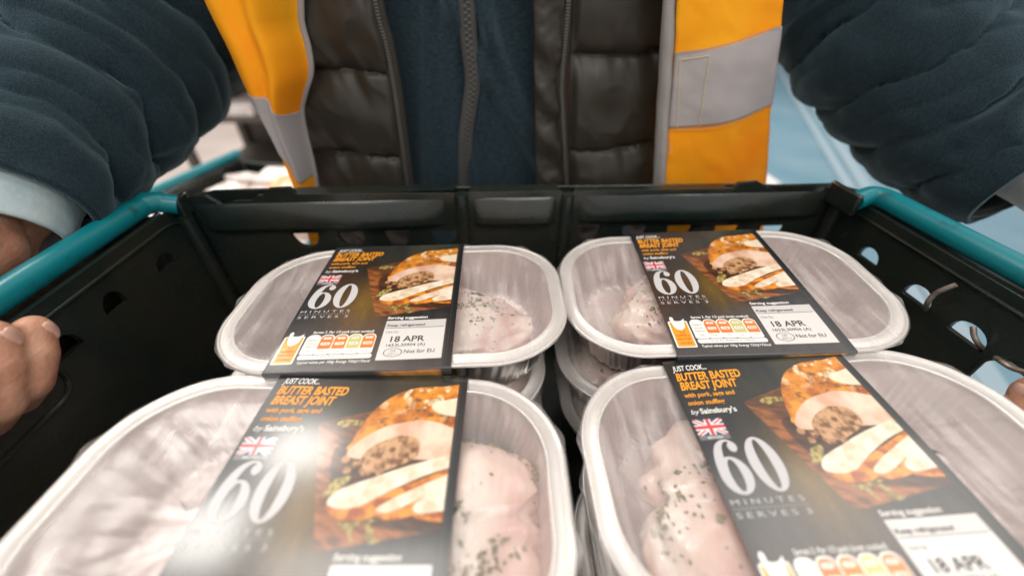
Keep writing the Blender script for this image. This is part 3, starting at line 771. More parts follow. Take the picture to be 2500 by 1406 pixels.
def numerals():
    mb = MB(); up = .00012

    def fn(dz): return lambda x, y: sleeve_pt(x, y, up + dz)

    def ell(cx, cy, rx, ry, n=40, a0=0, a1=2 * math.pi): return [(cx + rx * math.cos(a0 + (a1 - a0) * i / n), cy + ry * math.sin(a0 + (a1 - a0) * i / n)) for i in range(n)]
    # nought
    mb.poly([ell(.255, .496, .072, .100), ell(.255, .496, .024, .090)[::-1]], fn(0))
    # six: bowl, back stroke and ball
    mb.poly([ell(.100, .531, .069, .067), ell(.102, .531, .024, .057)[::-1]], fn(0))
    outer = [(.031, .531), (.034, .490), (.046, .448), (.070, .415), (.105, .399), (.138, .401), (.158, .415)]
    inner = [(.152, .420), (.134, .408), (.112, .409), (.094, .428), (.083, .462), (.078, .500), (.077, .531)]
    mb.poly([catmull(outer, 6, False) + catmull(inner, 6, False)], fn(.00003))
    mb.poly([ell(.143, .428, .021, .0205)], fn(.00006))
    return mb


def film_mesh(seed):
    """clear lid: from rim to rim, sagging a little, creased, with loose edges standing out past the rim"""
    n = 220; rows = []
    r2 = np.random.default_rng(seed); ph = r2.uniform(0, 6, 6)
    fl = [abs(math.sin(2 * math.pi * k / n * 5 + ph[0]) * math.sin(2 * math.pi * k / n * 13 + ph[1])) ** 3 for k in range(n)]
    base = rring(.0, 0, n); cen = np.array((0, 0, 0.))
    rows.append([tuple(np.array(p) + np.array((p[0], p[1], 0)) / .1 * (.0004 + .0016 * fl[k]) + np.array((0, 0, -.0002 + .0010 * fl[k]))) for k, p in enumerate(base)])
    rows.append([(x, y, .0009) for x, y, z in rring(.0012, 0, n)])
    rows.append([(x, y, .0012) for x, y, z in rring(.0055, 0, n)])
    rows.append([(x, y, .0012) for x, y, z in rring(.0095, 0, n)])
    for i in (.014, .019, .025, .032, .040, .048, .056, .062):
        sag = .0035 * sstep(.0095, .045, i)
        row = []
        for k, (x, y, z) in enumerate(rring(i, 0, n)):
            cr = .0005 * mn(x * 60 + y * 90 + seed, (x - y) * 18, 0, seed) + .0004 * abs(mn(x * 140, y * 140 + seed, 0, seed + 2))
            row.append((x, y, .0012 - float(sag) + cr * (sst(.0095, .03, i))))
        rows.append(row)
    mb = MB(); mb.grid(rows, closed_u=True); mb.f.append(tuple(range((len(rows) - 1) * n, len(rows) * n))); mb.mi.append(0)
    return mb


def chicken_mesh(seed, sgn):
    """raw boned joint with a plump rounded end towards sgn*x; returns mesh and its herb flakes"""
    a, b = 72, 48; P = []
    for i in range(b + 1):
        th = math.pi * i / b; row = []
        for j in range(a):
            ph = 2 * math.pi * j / a
            x, y, z = math.sin(th) * math.cos(ph), math.sin(th) * math.sin(ph), math.cos(th)
            lob = 1 + .10 * math.sin(3 * ph + seed) * math.sin(th) + .20 * nz(x * 1.9 + seed, y * 1.9, z * 1.9, seed) + .05 * nz(x * 6, y * 6 + seed, z * 6, seed + 3)
            fold = -.09 * math.exp(-((y - .45 * x * sgn + .25) / .10) ** 2) * (z > -.2)
            q = lob + fold
            X, Y, Z = .075 * x * q, .045 * y * q, (.0215 * abs(z) ** .85 * (1 if z > 0 else -1)) * q
            row.append((X + sgn * .022, Y, max(Z - .0205, -.0425)))
        P.append(row)
    P = np.array(P); mb = MB(); mb.grid(P, closed_u=True)
    hb = MB(); r2 = np.random.default_rng(seed + 50)
    cl = [(r2.uniform(.30, 1.15), (0 if sgn > 0 else math.pi) + r2.uniform(-1.25, 1.25)) for _ in range(9)]
    for k in range(280):
        if r2.random() < .72:
            c = cl[r2.integers(0, 9)]; th, ph = c[0] + r2.normal(0, .10), c[1] + r2.normal(0, .16)
        else:
            th, ph = r2.uniform(.05, 1.4), r2.uniform(0, 2 * math.pi)
        fi, fj = min(max(th, 0.02), 1.5) / math.pi * b, (ph / (2 * math.pi) * a) % a
        i, j = int(fi), int(fj); p = P[i, j] * (1 - (fj - j)) + P[i, (j + 1) % a] * (fj - j); p2 = P[min(i + 1, b), j]; p = p * (1 - (fi - i)) + p2 * (fi - i)
        s = r2.uniform(.0005, .0015) * (2.1 if r2.random() < .28 else 1); an = r2.uniform(0, 6.28)
        d1 = np.array((math.cos(an), math.sin(an), r2.uniform(-.3, .3))) * s; d2 = np.array((-math.sin(an), math.cos(an), r2.uniform(-.3, .3))) * s * r2.uniform(.4, .9)
        q = p + np.array((0, 0, .0006))
        hb.add([q + d1, q + d2 * .8 + d1 * .2, q - d1, q - d2 + d1 * .1, q + np.array((0, 0, .0005))], [(0, 1, 4), (1, 2, 4), (2, 3, 4), (3, 0, 4)])
    return mb, hb


mr, mi_, mo_ = tray_meshes()
RIM = build('rim', mr, M['rim'], sharp=0).data
INN = build('tray_inside', mi_, M['inner'], sharp=0).data
OUTS = build('tray_outside', mo_, M['foil'], sharp=0).data
SLV = build('sleeve', sleeve_mesh(), M['sleeve'], sharp=50).data
NUM = build('numerals', numerals(), INK['silver'], smooth=False).data
TXT = {}
for g, (mb, inks) in text_meshes(TEXTS).items():
    TXT[g] = build(g, mb, [INK[k] for k in inks], smooth=False).data
FILM = [build('film', film_mesh(s), M['film'], sharp=0).data for s in (11, 12, 13, 14)]
CHK = {}
for key, (s, g) in {'BL': (3, 1), 'FL': (6, 1), 'BR': (9, -1), 'FR': (15, -1)}.items():
    c, hb = chicken_mesh(s, g)
    CHK[key] = (build('chicken_joint', c, M['chicken'], sharp=0).data, build('herb_flakes', hb, M['herb'], smooth=False).data)
for o in list(COL.objects):
    if o.type == 'MESH' and o.data in [RIM, INN, OUTS, SLV, NUM] + list(TXT.values()) + FILM + [x for t in CHK.values() for x in t]:
        bpy.data.objects.remove(o)


def child(name, data, parent, loc=(0, 0, 0), rot=(0, 0, 0), scale=(1, 1, 1)):
    o = bpy.data.objects.new(name, data); COL.objects.link(o); o.parent = parent; o.location = loc; o.rotation_euler = rot; o.scale = scale
    return o


def package(key, label, pose, sx, film, chick_loc, chick_scale=(1, 1, 1), printed=True, group='foil trays of chicken in the crate'):
    x, y, z, yaw, tx, ty = pose
    t = bpy.data.objects.new('foil_tray', None); COL.objects.link(t); t.empty_display_size = .02
    t['label'] = label; t['category'] = 'food tray'; t['group'] = group
    ex = Vector((math.cos(yaw), math.sin(yaw), ty * math.cos(yaw) + tx * math.sin(yaw))).normalized()
    ey = Vector((-math.sin(yaw), math.cos(yaw), tx * math.cos(yaw) - ty * math.sin(yaw)))
    ez = ex.cross(ey).normalized(); ey = ez.cross(ex)
    t.matrix_world = Matrix(((ex.x, ey.x, ez.x, x), (ex.y, ey.y, ez.y, y), (ex.z, ey.z, ez.z, z + H), (0, 0, 0, 1)))
    child('rim', RIM, t); child('tray_inside', INN, t); child('tray_outside', OUTS, t)
    child('film', FILM[film], t)
    c, hb = CHK[key]
    ch = child('chicken_joint', c, t, chick_loc, scale=chick_scale); h2 = child('herb_flakes', hb, ch); h2['kind'] = 'stuff'
    s = child('sleeve', SLV, t, (sx, 0, 0))
    if printed:
        child('numerals', NUM, s)
        for g, d in TXT.items(): child(g, d, s)
    return t


POSE = {'BL': (-.0668, .2225, -.1775, -.012, -.012, .010), 'BR': (.1645, .2262, -.1780, -.066, .045, .058),
        'FL': (-.0840, .0865, -.1795, -.045, -.030, -.040), 'FR': (.1570, .0915, -.1850, -.015, -.004, .080)}
package('BL', 'sleeved foil tray by the far crate wall with mostly bare foil beside its sharp label', POSE['BL'], -.0135, 0, (.012, -.006, -.010), (.78, .85, .7))
package('BR', 'sleeved foil tray against the far crate wall beside the wire hooks, pale chicken under film', POSE['BR'], .0045, 1, (.008, -.006, -.005), (.85, .9, .85))
package('FL', 'sleeved foil tray with ceiling-light glare on its label and herb-flecked chicken beside it', POSE['FL'], .0095, 2, (.015, -.008, -.003), (1.02, 1.10, .98))
package('FR', 'sleeved foil tray with crumpled loose film over chicken, beneath the open hand hole with wire', POSE['FR'], -.0020, 3, (-.002, -.012, -.003), (.95, 1.12, .98))
for key, label, pose in (
        ('BR', 'lower foil tray of herb-flecked chicken showing in the gap, directly under the far wire-side tray', (.1605, .2200, -.2262, -.045, .01, .01)),
        ('BR', 'bottom foil tray of the far wire-side stack, its dark rim curving in the gap', (.1660, .2120, -.2745, -.035, 0, 0)),
        ('FR', 'lower foil tray under the crumpled-film tray, only its rim edge showing', (.1615, .0860, -.2335, -.02, 0, .02)),
        ('FR', 'bottom foil tray under the crumpled-film stack, thin rim sliver in the gap', (.1590, .0780, -.2805, -.03, 0, 0)),
        ('BL', 'lower foil tray beneath the sharp-label tray by the far crate wall', (-.0800, .2160, -.2262, -.01, 0, 0)),
        ('FL', 'lower foil tray beneath the glare-lit label tray', (-.0900, .0800, -.2300, -.03, 0, 0)),
        ('BL', 'bottom foil tray of the far stack beside the hand-hole wall', (-.0800, .2160, -.2745, -.01, 0, 0)),
        ('FL', 'bottom foil tray under the glare-lit stack', (-.0900, .0780, -.2780, -.03, 0, 0))):
    package(key, label, pose, -.0 + (.010 if 'R' in key else -.008), 1 if 'R' in key else 0, (-.006 if 'R' in key else .006, 0, -.004), (1, 1, .9), printed=False)

# ------------------------------------------------------------------ the person
person = thing('person', 'person in orange hi-vis vest over dark puffer gilet and navy fleece, gripping the crate', 'person', (0.03, 0.50, FZ))
X0 = .03


def surf(px, py, y0, k=.75):
    """point seen at (px, py) on the rounded front of the torso, y = y0 + k (x - X0)^2"""
    d0 = (px - 1250) / FPX; d1 = (703 - py) / FPX
    dx = CM[0][0] * d0 + CM[1][0] * d1 + CM[2][0]; dy = CM[0][1] * d0 + CM[1][1] * d1 + CM[2][1]; dz = CM[0][2] * d0 + CM[1][2] * d1 + CM[2][2]
    y = y0
    for _ in range(6):
        y = y0 + k * (dx * y / dy - X0) ** 2
    return np.array((dx * y / dy, y, dz * y / dy))


def interp(tab, y):
    return float(np.interp(y, [t[0] for t in tab], [t[1] for t in tab])) if tab[0][0] <= y <= tab[-1][0] else (
        tab[0][1] + (y - tab[0][0]) * (tab[1][1] - tab[0][1]) / (tab[1][0] - tab[0][0]) if y < tab[0][0] else tab[-1][1] + (y - tab[-1][0]) * (tab[-1][1] - tab[-2][1]) / (tab[-1][0] - tab[-2][0]))


def smoothtab(tab, n=10):
    return [tuple(p) for p in catmull(tab, n, False)]


def cloth(name, left, right, y0, disp, m, nr, ncol, y_top=-430, y_bot=640, parent=person, solid=.0016, k=.75):
    """garment panel between two edges given as (py, px) tables; disp(t, z, X) pushes it forward (towards -y)"""
    L, R = smoothtab(left), smoothtab(right); P = []
    for i in range(nr + 1):
        py = y_top + (y_bot - y_top) * i / nr
        xl, xr = interp(L, py), interp(R, py); row = []
        for j in range(ncol + 1):
            t = j / ncol; p = surf(xl + (xr - xl) * t, py, y0, k)
            p = p + np.array((0, -disp(t, p[2], p[0], py), 0)); row.append(p)
        P.append(row)
    mb = MB(); mb.grid(P)
    return build(name, mb, m, parent, solid=solid, sharp=0)





# fleece front
def d_fleece(t, z, x, py):
    d = .004 * math.sin(t * 9 + 1.5) + .010 * nz(x * 10, z * 5, 0, 2, 2) - .020 * sst(.26, .02, t) + .008 * math.exp(-((t - .47 - .05 * math.sin(z * 22)) / .07) ** 2)
    d += .009 * math.exp(-((t - .82 + (z + .09) * 2.6) / .05) ** 2) + .006 * math.exp(-((t - .66 - (z + .05) * 1.2) / .045) ** 2)
    d += .008 * math.exp(-((t - .93 + (z + .15) * 3.5) / .045) ** 2) + .006 * math.exp(-((t - .28 - (z + .1) * .5) / .04) ** 2)
    return d


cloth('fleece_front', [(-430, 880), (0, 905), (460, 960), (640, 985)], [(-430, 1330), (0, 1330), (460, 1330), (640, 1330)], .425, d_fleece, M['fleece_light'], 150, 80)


def zip_strip(name, centre, w, y0, parent=person, teeth='row', pitch=.0031, k=.75, lift=.004, y_top=-430, y_bot=600, mt='tape'):
    """zip: woven tape with a row of moulded teeth"""
    C = smoothtab(centre); P = []; cl = []
    n = 220
    for i in range(n + 1):
        py = y_top + (y_bot - y_top) * i / n; px = interp(C, py); c = surf(px, py, y0, k); c = c - np.array((0, lift, 0)); cl.append(c)
        P.append([c + np.array((w * (j / 4 - .5), .0015 * abs(j - 2), 0)) for j in range(5)])
    tape = build(name, MB().grid(P), M[mt], parent, solid=.001, sharp=0)
    mb = MB(); acc = 0; last = cl[0]; s = 1
    for c in cl[1:]:
        seg = c - last; ln = np.linalg.norm(seg)
        while acc < ln:
            q = last + seg * (acc / ln); s = -s
            hw = .0016
            ox = s * .0013 if teeth == 'row' else 0
            mb.box((q[0] + ox - hw, q[1] - .0017, q[2] - .0008), (q[0] + ox + hw, q[1] - .0002, q[2] + .0008)); acc += pitch
        acc -= ln; last = c
    t = build('zip_teeth', mb, M['teeth'], parent); t.parent = tape; t.matrix_parent_inverse.identity(); t['kind'] = 'stuff'
    return tape


zip_strip('fleece_zip', [(-430, 1130), (-100, 1136), (0, 1140), (100, 1146), (190, 1155), (260, 1147), (340, 1137), (460, 1138), (640, 1145)], .0150, .425, lift=.0105, pitch=.0024, mt='tape2')


# puffer gilet
def puffer(side):
    seams = [at(800, y, y=.41)[2] for y in ((-420, -230, -40, 182, 388, 600) if side < 0 else (-420, -250, -80, 140, 372, 600))]

    def d(t, z, x, py):
        zs = z + .004 * math.sin(x * 40 + 2) + .007 * nz(x * 16, 3.1 * side, 0, 77, 2) + (.02 * (t - .5) if side < 0 else -.008 * (t - .5))
        k = max([i for i in range(len(seams)) if zs <= seams[i] + 1e-9] or [0]); k = min(k, len(seams) - 2)
        u = (seams[k] - zs) / (seams[k] - seams[k + 1]); u = min(max(u, 0), 1)
        puff = (4 * u * (1 - u)) ** .55
        near = math.exp(-(min(u, 1 - u) / .22) ** 2)
        near = math.exp(-(min(u, 1 - u) / .30) ** 2)
        wr = nz(x * 44 + z * 12, z * 12, 0, 11 + k, 2) * .0058 * near + nz(x * 15, z * 17, 0, 31 + k, 2) * .0070 - .0046 * abs(nz(x * 20 + z * 15, z * 15 - x * 12, 0, 45 + side, 2)) 
        edge = sst(0, .08, t) * sst(1, .90, t)
        return .004 + (.0125 * puff + wr * 1.15) * (.25 + .75 * edge)
    return d


cloth('gilet_panel', [(-430, 700), (0, 715), (200, 735), (460, 760), (640, 770)], [(-430, 850), (0, 925), (100, 950), (200, 968), (300, 980), (460, 1000), (640, 1015)], .405, puffer(-1), M['gilet'], 230, 90)
cloth('gilet_panel', [(-430, 1410), (0, 1396), (200, 1388), (460, 1392), (640, 1400)], [(-430, 1700), (0, 1660), (460, 1630), (640, 1640)], .405, puffer(1), M['gilet'], 230, 90)


def d_flap(t, z, x, py):
    u = (z * 26) % 1
    return .004 + .0055 * math.sin(math.pi * t) ** .6 + .0022 * math.sin(z * 150 + t * 3 + 2 * nz(x * 30, z * 20, 0, 5)) + .003 * nz(x * 40, z * 45, 0, 8)


cloth('gilet_flap', [(-430, 1285), (0, 1300), (200, 1303), (460, 1308), (640, 1315)], [(-430, 1400), (0, 1378), (100, 1372), (200, 1362), (300, 1366), (460, 1376), (640, 1390)], .405, d_flap, M['gilet'], 200, 24)
zip_strip('gilet_zip', [(-430, 840), (0, 922), (100, 947), (200, 966), (300, 980), (460, 1000), (640, 1015)], .012, .405, lift=.009, pitch=.0024, teeth='one')
zip_strip('gilet_zip', [(-430, 1412), (0, 1384), (100, 1376), (200, 1368), (300, 1372), (460, 1381), (640, 1395)], .011, .405, lift=.008, pitch=.0024, teeth='one')

# hi-vis vest, the half with straight front edge
RL = [(-430, 1640), (0, 1612), (200, 1606), (460, 1592), (640, 1585)]
RR = [(-430, 1960), (0, 1910), (60, 1903), (200, 1888), (340, 1876), (460, 1866), (640, 1852)]
RM = [(-430, 1660), (0, 1647), (130, 1644), (310, 1630), (460, 1618), (640, 1612)]


def d_vest(t, z, x, py): return .004 + .004 * math.sin(t * 5 + z * 8) + .006 * nz(x * 9, z * 9, 0, 3) + .0022 * nz(x * 30 + z * 20, z * 24, 0, 6)


def vest_panel(name, L, R, y0, m, ytop, ybot, extra=0, nr=70, nc=30, solid=.0012, kk=.55):
    """ytop/ybot: functions of t giving picture rows, so the band can slope"""
    Ls, Rs = smoothtab(L), smoothtab(R); P = []
    for i in range(nr + 1):
        row = []
        for j in range(nc + 1):
            t = j / nc; py = ytop(t) + (ybot(t) - ytop(t)) * i / nr
            xl, xr = interp(Ls, py), interp(Rs, py); p = surf(xl + (xr - xl) * t, py, y0, kk)
            row.append(p - np.array((0, d_vest(t, p[2], p[0], py) + extra, 0)))
        P.append(row)
    return build(name, MB().grid(P), m, person, solid=solid, sharp=0)


band_top = lambda t: 131 - 66 * t - 14 * math.sin(math.pi * t) * -.6
band_bot = lambda t: 310 - 56 * t + 8 * math.sin(math.pi * t)
VY0 = .376
vp = vest_panel('vest_front', RM, RR, VY0, M['hivis'], lambda t: -430, lambda t: 640, nr=160)
bd = vest_panel('reflective_band', RM, RR, VY0, M['reflect'], band_top, band_bot, .0016, nr=50)
bd.parent = vp; bd.matrix_parent_inverse.identity()
vest_panel('vest_binding', RL, RM, VY0, M['binding'], lambda t: -430, lambda t: 640, .0012, nr=120, nc=6)


def stitches(path, y0, extra, parent, kk=.55, m='stitch', pitch=.0036, r=.00035):
    mb = MB(); 
    Ls_, Rs_ = smoothtab(RM), smoothtab(RR); fine = []
    for (xa, ya), (xb, yb) in zip(path[:-1], path[1:]):
        for q in range(10): fine.append((xa + (xb - xa) * q / 10, ya + (yb - ya) * q / 10))
    fine.append(path[-1]); pts = []
    for x, y in fine:
        p = surf(x, y, y0, kk); xl, xr = interp(Ls_, y), interp(Rs_, y); pts.append(p - np.array((0, d_vest((x - xl) / (xr - xl), p[2], p[0], y) + .0024 + extra, 0)))
    acc = 0
    for a, b in zip(pts[:-1], pts[1:]):
        ln = np.linalg.norm(b - a); s = 0
        while s < ln - 1e-6:
            e = min(s + pitch * .7, ln); mb.tube([a + (b - a) * s / ln, a + (b - a) * e / ln], r, 5); s += pitch
    o = build('stitching', mb, M[m], parent); o['kind'] = 'stuff'; return o


stitches([(1648, 310), (1654, 145), (1718, 132), (1696, 303)], VY0, .0004, vp)
stitches([(1644, 128), (1700, 118), (1770, 102), (1840, 80), (1900, 64)], VY0, .001, vp, m='binding')
stitches([(1632, 312), (1700, 306), (1770, 292), (1840, 268), (1878, 252)], VY0, .001, vp, m='binding')
stitches([(1634, 345), (1631, 375)], VY0, -.0005, vp)

# the folded half of the vest
LL = [(-430, 360), (0, 528), (110, 575), (225, 622), (355, 690), (460, 735), (640, 800)]
LR = [(-430, 700), (0, 722), (60, 726), (120, 742), (180, 750), (230, 738), (275, 729), (330, 738), (400, 757), (460, 770), (640, 800)]


def d_lv(t, z, x, py):
    fold = .013 * math.exp(-((t - .62) / .20) ** 2) - .024 * (sst(.66, 1.0, t)) + .006 * math.sin(t * 11 + z * 12)
    return .018 + fold + .004 * nz(x * 20, z * 9, 0, 13)


def lv_panel(name, ytop, ybot, m, extra, nr=120, nc=36, t0=0, t1=1, solid=.0012):
    Ls, Rs = smoothtab(LL), smoothtab(LR); P = []
    for i in range(nr + 1):
        row = []
        for j in range(nc + 1):
            t = t0 + (t1 - t0) * j / nc; py = ytop(t) + (ybot(t) - ytop(t)) * i / nr
            xl, xr = interp(Ls, py), interp(Rs, py); p = surf(xl + (xr - xl) * t, py, VY0 + .008, .5)
            row.append(p - np.array((0, d_lv(t, p[2], p[0], py) + extra, 0)))
        P.append(row)
    return build(name, MB().grid(P), m, person, solid=solid, sharp=0)


vl = lv_panel('vest_front', lambda t: -430, lambda t: 600, M['hivis'], 0)
bl = lv_panel('reflective_band', lambda t: 222 + 8 * t + 44 * (sst(.35, .95, t)), lambda t: 352 + 76 * (sst(.15, .8, t)), M['reflect'], .0016, nr=50)
bl.parent = vl; bl.matrix_parent_inverse.identity()
Ls, Rs = smoothtab(LL), smoothtab(LR); path = []
for i in range(121):
    py = -430 + 1030 * i / 120; p = surf(interp(Rs, py), py, VY0 + .008, .5); path.append(p - np.array((0, d_lv(1, p[2], p[0], py) + .001, 0)))
P = [[p + np.array((.0032 * math.cos(a), .0022 * math.sin(a), 0)) for a in np.linspace(0, 2 * math.pi, 10)[:-1]] for p in path]
build('vest_binding', MB().grid(P, closed_u=True), M['binding'], person, sharp=0)


# sleeves
def sleeve_arm(name, path, rads, m, seed, twist=.5, amp=.0150, na=150, ns=240, freq=5.6, parent=person, flat=.9):
    path = catmull(path, 30, False); path = np.array(path); rr_ = np.array(catmull([(r, 0, 0) for r in rads], 30, False))[:, 0]
    s = np.concatenate([[0], np.cumsum(np.linalg.norm(np.diff(path, axis=0), axis=1))]); S = np.linspace(0, s[-1], ns + 1)
    path = np.stack([np.interp(S, s, path[:, k]) for k in range(3)], 1); rr_ = np.interp(S, s, rr_)
    T = np.gradient(path, axis=0); T /= np.linalg.norm(T, axis=1)[:, None]
    P = []
    for i in range(ns + 1):
        t = T[i]; a = np.cross(t, (0, 0, 1)); a /= np.linalg.norm(a); b = np.cross(a, t); row = []
        for j in range(na):
            ph = 2 * math.pi * j / na
            cp, sp = math.cos(ph), math.sin(ph)
            w = S[i] * 100 / freq + twist * math.cos(ph - .6) + .42 * nz(cp * 1.1 + seed, sp * 1.1, S[i] * 7, seed)
            kf = math.floor(w); f = w - kf
            ridge = abs(math.sin(math.pi * f)) ** .68
            w2 = S[i] * 100 / (freq * .55) - twist * 1.4 * math.cos(ph + .8) + .5 * nz(cp + 9, sp, S[i] * 9, seed + 3)
            ridge2 = abs(math.sin(math.pi * w2)) ** .7
            m1 = sst(-.25, .45, nz(cp * 1.2 + 5 + kf * 1.7, sp * 1.2, S[i] * 3, seed + 7))
            hem = min(1, (S[-1] - S[i]) / .025)
            r = rr_[i] * (1 + .05 * nz(cp + 2, sp, S[i] * 8, seed + 9)) + amp * ((ridge - .65) * (.35 + .85 * m1) + (ridge2 - .6) * .16 * (1.1 - m1)) * (.3 + .7 * hem)
            row.append(path[i] + r * (math.cos(ph) * a + flat * math.sin(ph) * b))
        P.append(row)
    # turned-in hem
    last = np.array(P[-1]); c = path[-1]; t = T[-1]
    P.append(list(last + t * .002)); P.append(list(c + (last - c) * .93 + t * .003)); P.append(list(c + (last - c) * .88 - t * .004)); P.append(list(c + (last - c) * .84 - t * .03))
    return build(name, MB().grid(P, closed_u=True), m, parent, sharp=0)


WL = at(95, 520, y=.262)       # where the wrist leaves the cuff, outside the crate's hand-hole wall
WRr = at(2585, 500, y=.262)
sleeve_arm('fleece_sleeve', [(-.20, .56, .21), (-.265, .52, .09), (-.312, .475, -.005), (-.340, .41, -.062), (-.350, .34, -.095), WL + np.array((-.030, .000, .004))],
           [.095, .094, .095, .088, .073, .058], M['fleece'], 5)
ER = at(2535, 425, y=.300)
sleeve_arm('fleece_sleeve', [(.27, .56, .21), (.335, .52, .09), (.385, .475, -.005), (.408, .42, -.058), ER + np.array((-.020, .055, .018)), ER],
           [.095, .094, .092, .086, .074, .060], M['fleece'], 12, twist=-.5)


def ring_tube(name, path, r0, r1, m, parent=person, seed=0, th=.0022, flat=.85):
    path = np.array(catmull(path, 8, False)); n = len(path); P = []
    T = np.gradient(path, axis=0); T /= np.linalg.norm(T, axis=1)[:, None]
    for i in range(n):
        a = np.cross(T[i], (0, 0, 1)); a /= np.linalg.norm(a); b = np.cross(a, T[i])
        P.append([path[i] + (r0 + (r1 - r0) * i / (n - 1)) * (1 + .04 * nz(math.cos(p) * 1.5 + seed, math.sin(p) * 1.5, i * .2, seed)) * (math.cos(p) * a + flat * math.sin(p) * b) for p in np.linspace(0, 2 * math.pi, 65)[:-1]])
    return build(name, MB().grid(P, closed_u=True), m, parent, solid=th, sharp=0)


ring_tube('shirt_cuff', [WL + np.array((-.026, .035, .022)), WL + np.array((-.026, .004, .006)), WL + np.array((-.022, -.022, -.007))], .043, .041, M['cuff'], seed=3)
ring_tube('shirt_cuff', [ER + np.array((-.004, .035, .018)), ER + np.array((.008, -.002, .010)), ER + np.array((.014, -.044, .000))], .043, .042, M['cuff'], seed=8)
ring_tube('knit_cuff', [ER + np.array((-.014, .04, .012)), ER + np.array((-.002, .010, .003)), ER + np.array((.002, -.004, -.002))], .054, .054, M['knit'], seed=9)


# ---- body: one continuous surface (torso, arms, hands with fingers), grown from tapered limbs and remeshed
def limb(bm, pts, rads, n=14):
    for i in range(len(pts) - 1):
        a, b = Vector(pts[i]), Vector(pts[i + 1]); ra, rb = rads[i], rads[i + 1]
        d = b - a; L = d.length; q = Vector((0, 0, 1)).rotation_difference(d.normalized()).to_matrix().to_4x4()
        res = bmesh.ops.create_cone(bm, cap_ends=True, segments=n, radius1=ra, radius2=rb, depth=L, matrix=Matrix.Translation((a + b) / 2) @ q)
    for p, r in zip(pts, rads):
        bmesh.ops.create_icosphere(bm, subdivisions=3, radius=r, matrix=Matrix.Translation(Vector(p)))


def ellipsoid(bm, c, r, rot=None):
    m = Matrix.Translation(Vector(c)) @ (rot or Matrix()) @ Matrix.Diagonal((*r, 1)); bmesh.ops.create_icosphere(bm, subdivisions=4, radius=1, matrix=m)


nails = []


def hand(bm, side, wrist, xin, tips, zhole):
    """hand hooked through the crate's hand hole: palm outside, fingers in through the hole and curled up inside"""
    s = side                                   # +1: crate interior lies towards +x
    xo = xin - s * .030                        # palm plane outside the wall
    W = np.array(wrist)
    kn = []
    rad = [.0101, .0101, .0097, .0086]
    for i, (ty_, tz, by, bz) in enumerate(tips):
        r = rad[i]
        tip = np.array((xin + s * (.0120 + .001 * (i == 1)), ty_, tz)); pip = np.array((xin + s * .0150, by, bz + .004)); low = np.array((xin + s * .003, by - .001, bz - .007))
        k = np.array((xo - s * .004, by - .006, bz - .008 + .004 * i)); kn.append(k)
        dip = tip * .52 + pip * .48 + np.array((s * .0026, 0, .0005))
        limb(bm, [k, low, pip, dip, tip], [r * 1.12, r * 1.0, r * 1.08, r * 1.0, r * .86])
        ellipsoid(bm, tip * .8 + dip * .2, (r * .92, r * .98, .011))
        nails.append((tip, s, r, i))
    for k, t in zip(kn, (0.15, .4, .6, .85)):  # metacarpals
        m0 = W + np.array((0, -.028, -.010)) + np.array((s * -.002, -.010 * t, -.022 * t)); limb(bm, [W + np.array((0, -.006, -.002)), m0, k], [.024, .020, .0125])
    pm = (sum(kn) / 4 * .5 + W * .5); ellipsoid(bm, pm, (.017, .042, .032))
    # thumb along the outside of the rail
    c0 = W + np.array((s * .006, -.020, .004)); c1 = W + np.array((s * .022, -.052, .006)); c2 = np.array((xin - s * .026, W[1] - .085, -.139)); c3 = np.array((xin - s * .024, W[1] - .112, -.139))
    limb(bm, [c0, c1, c2, c3], [.022, .018, .0125, .0098])
    ellipsoid(bm, c1 * .6 + c0 * .4 + np.array((0, .0, -.012)), (.019, .030, .021))


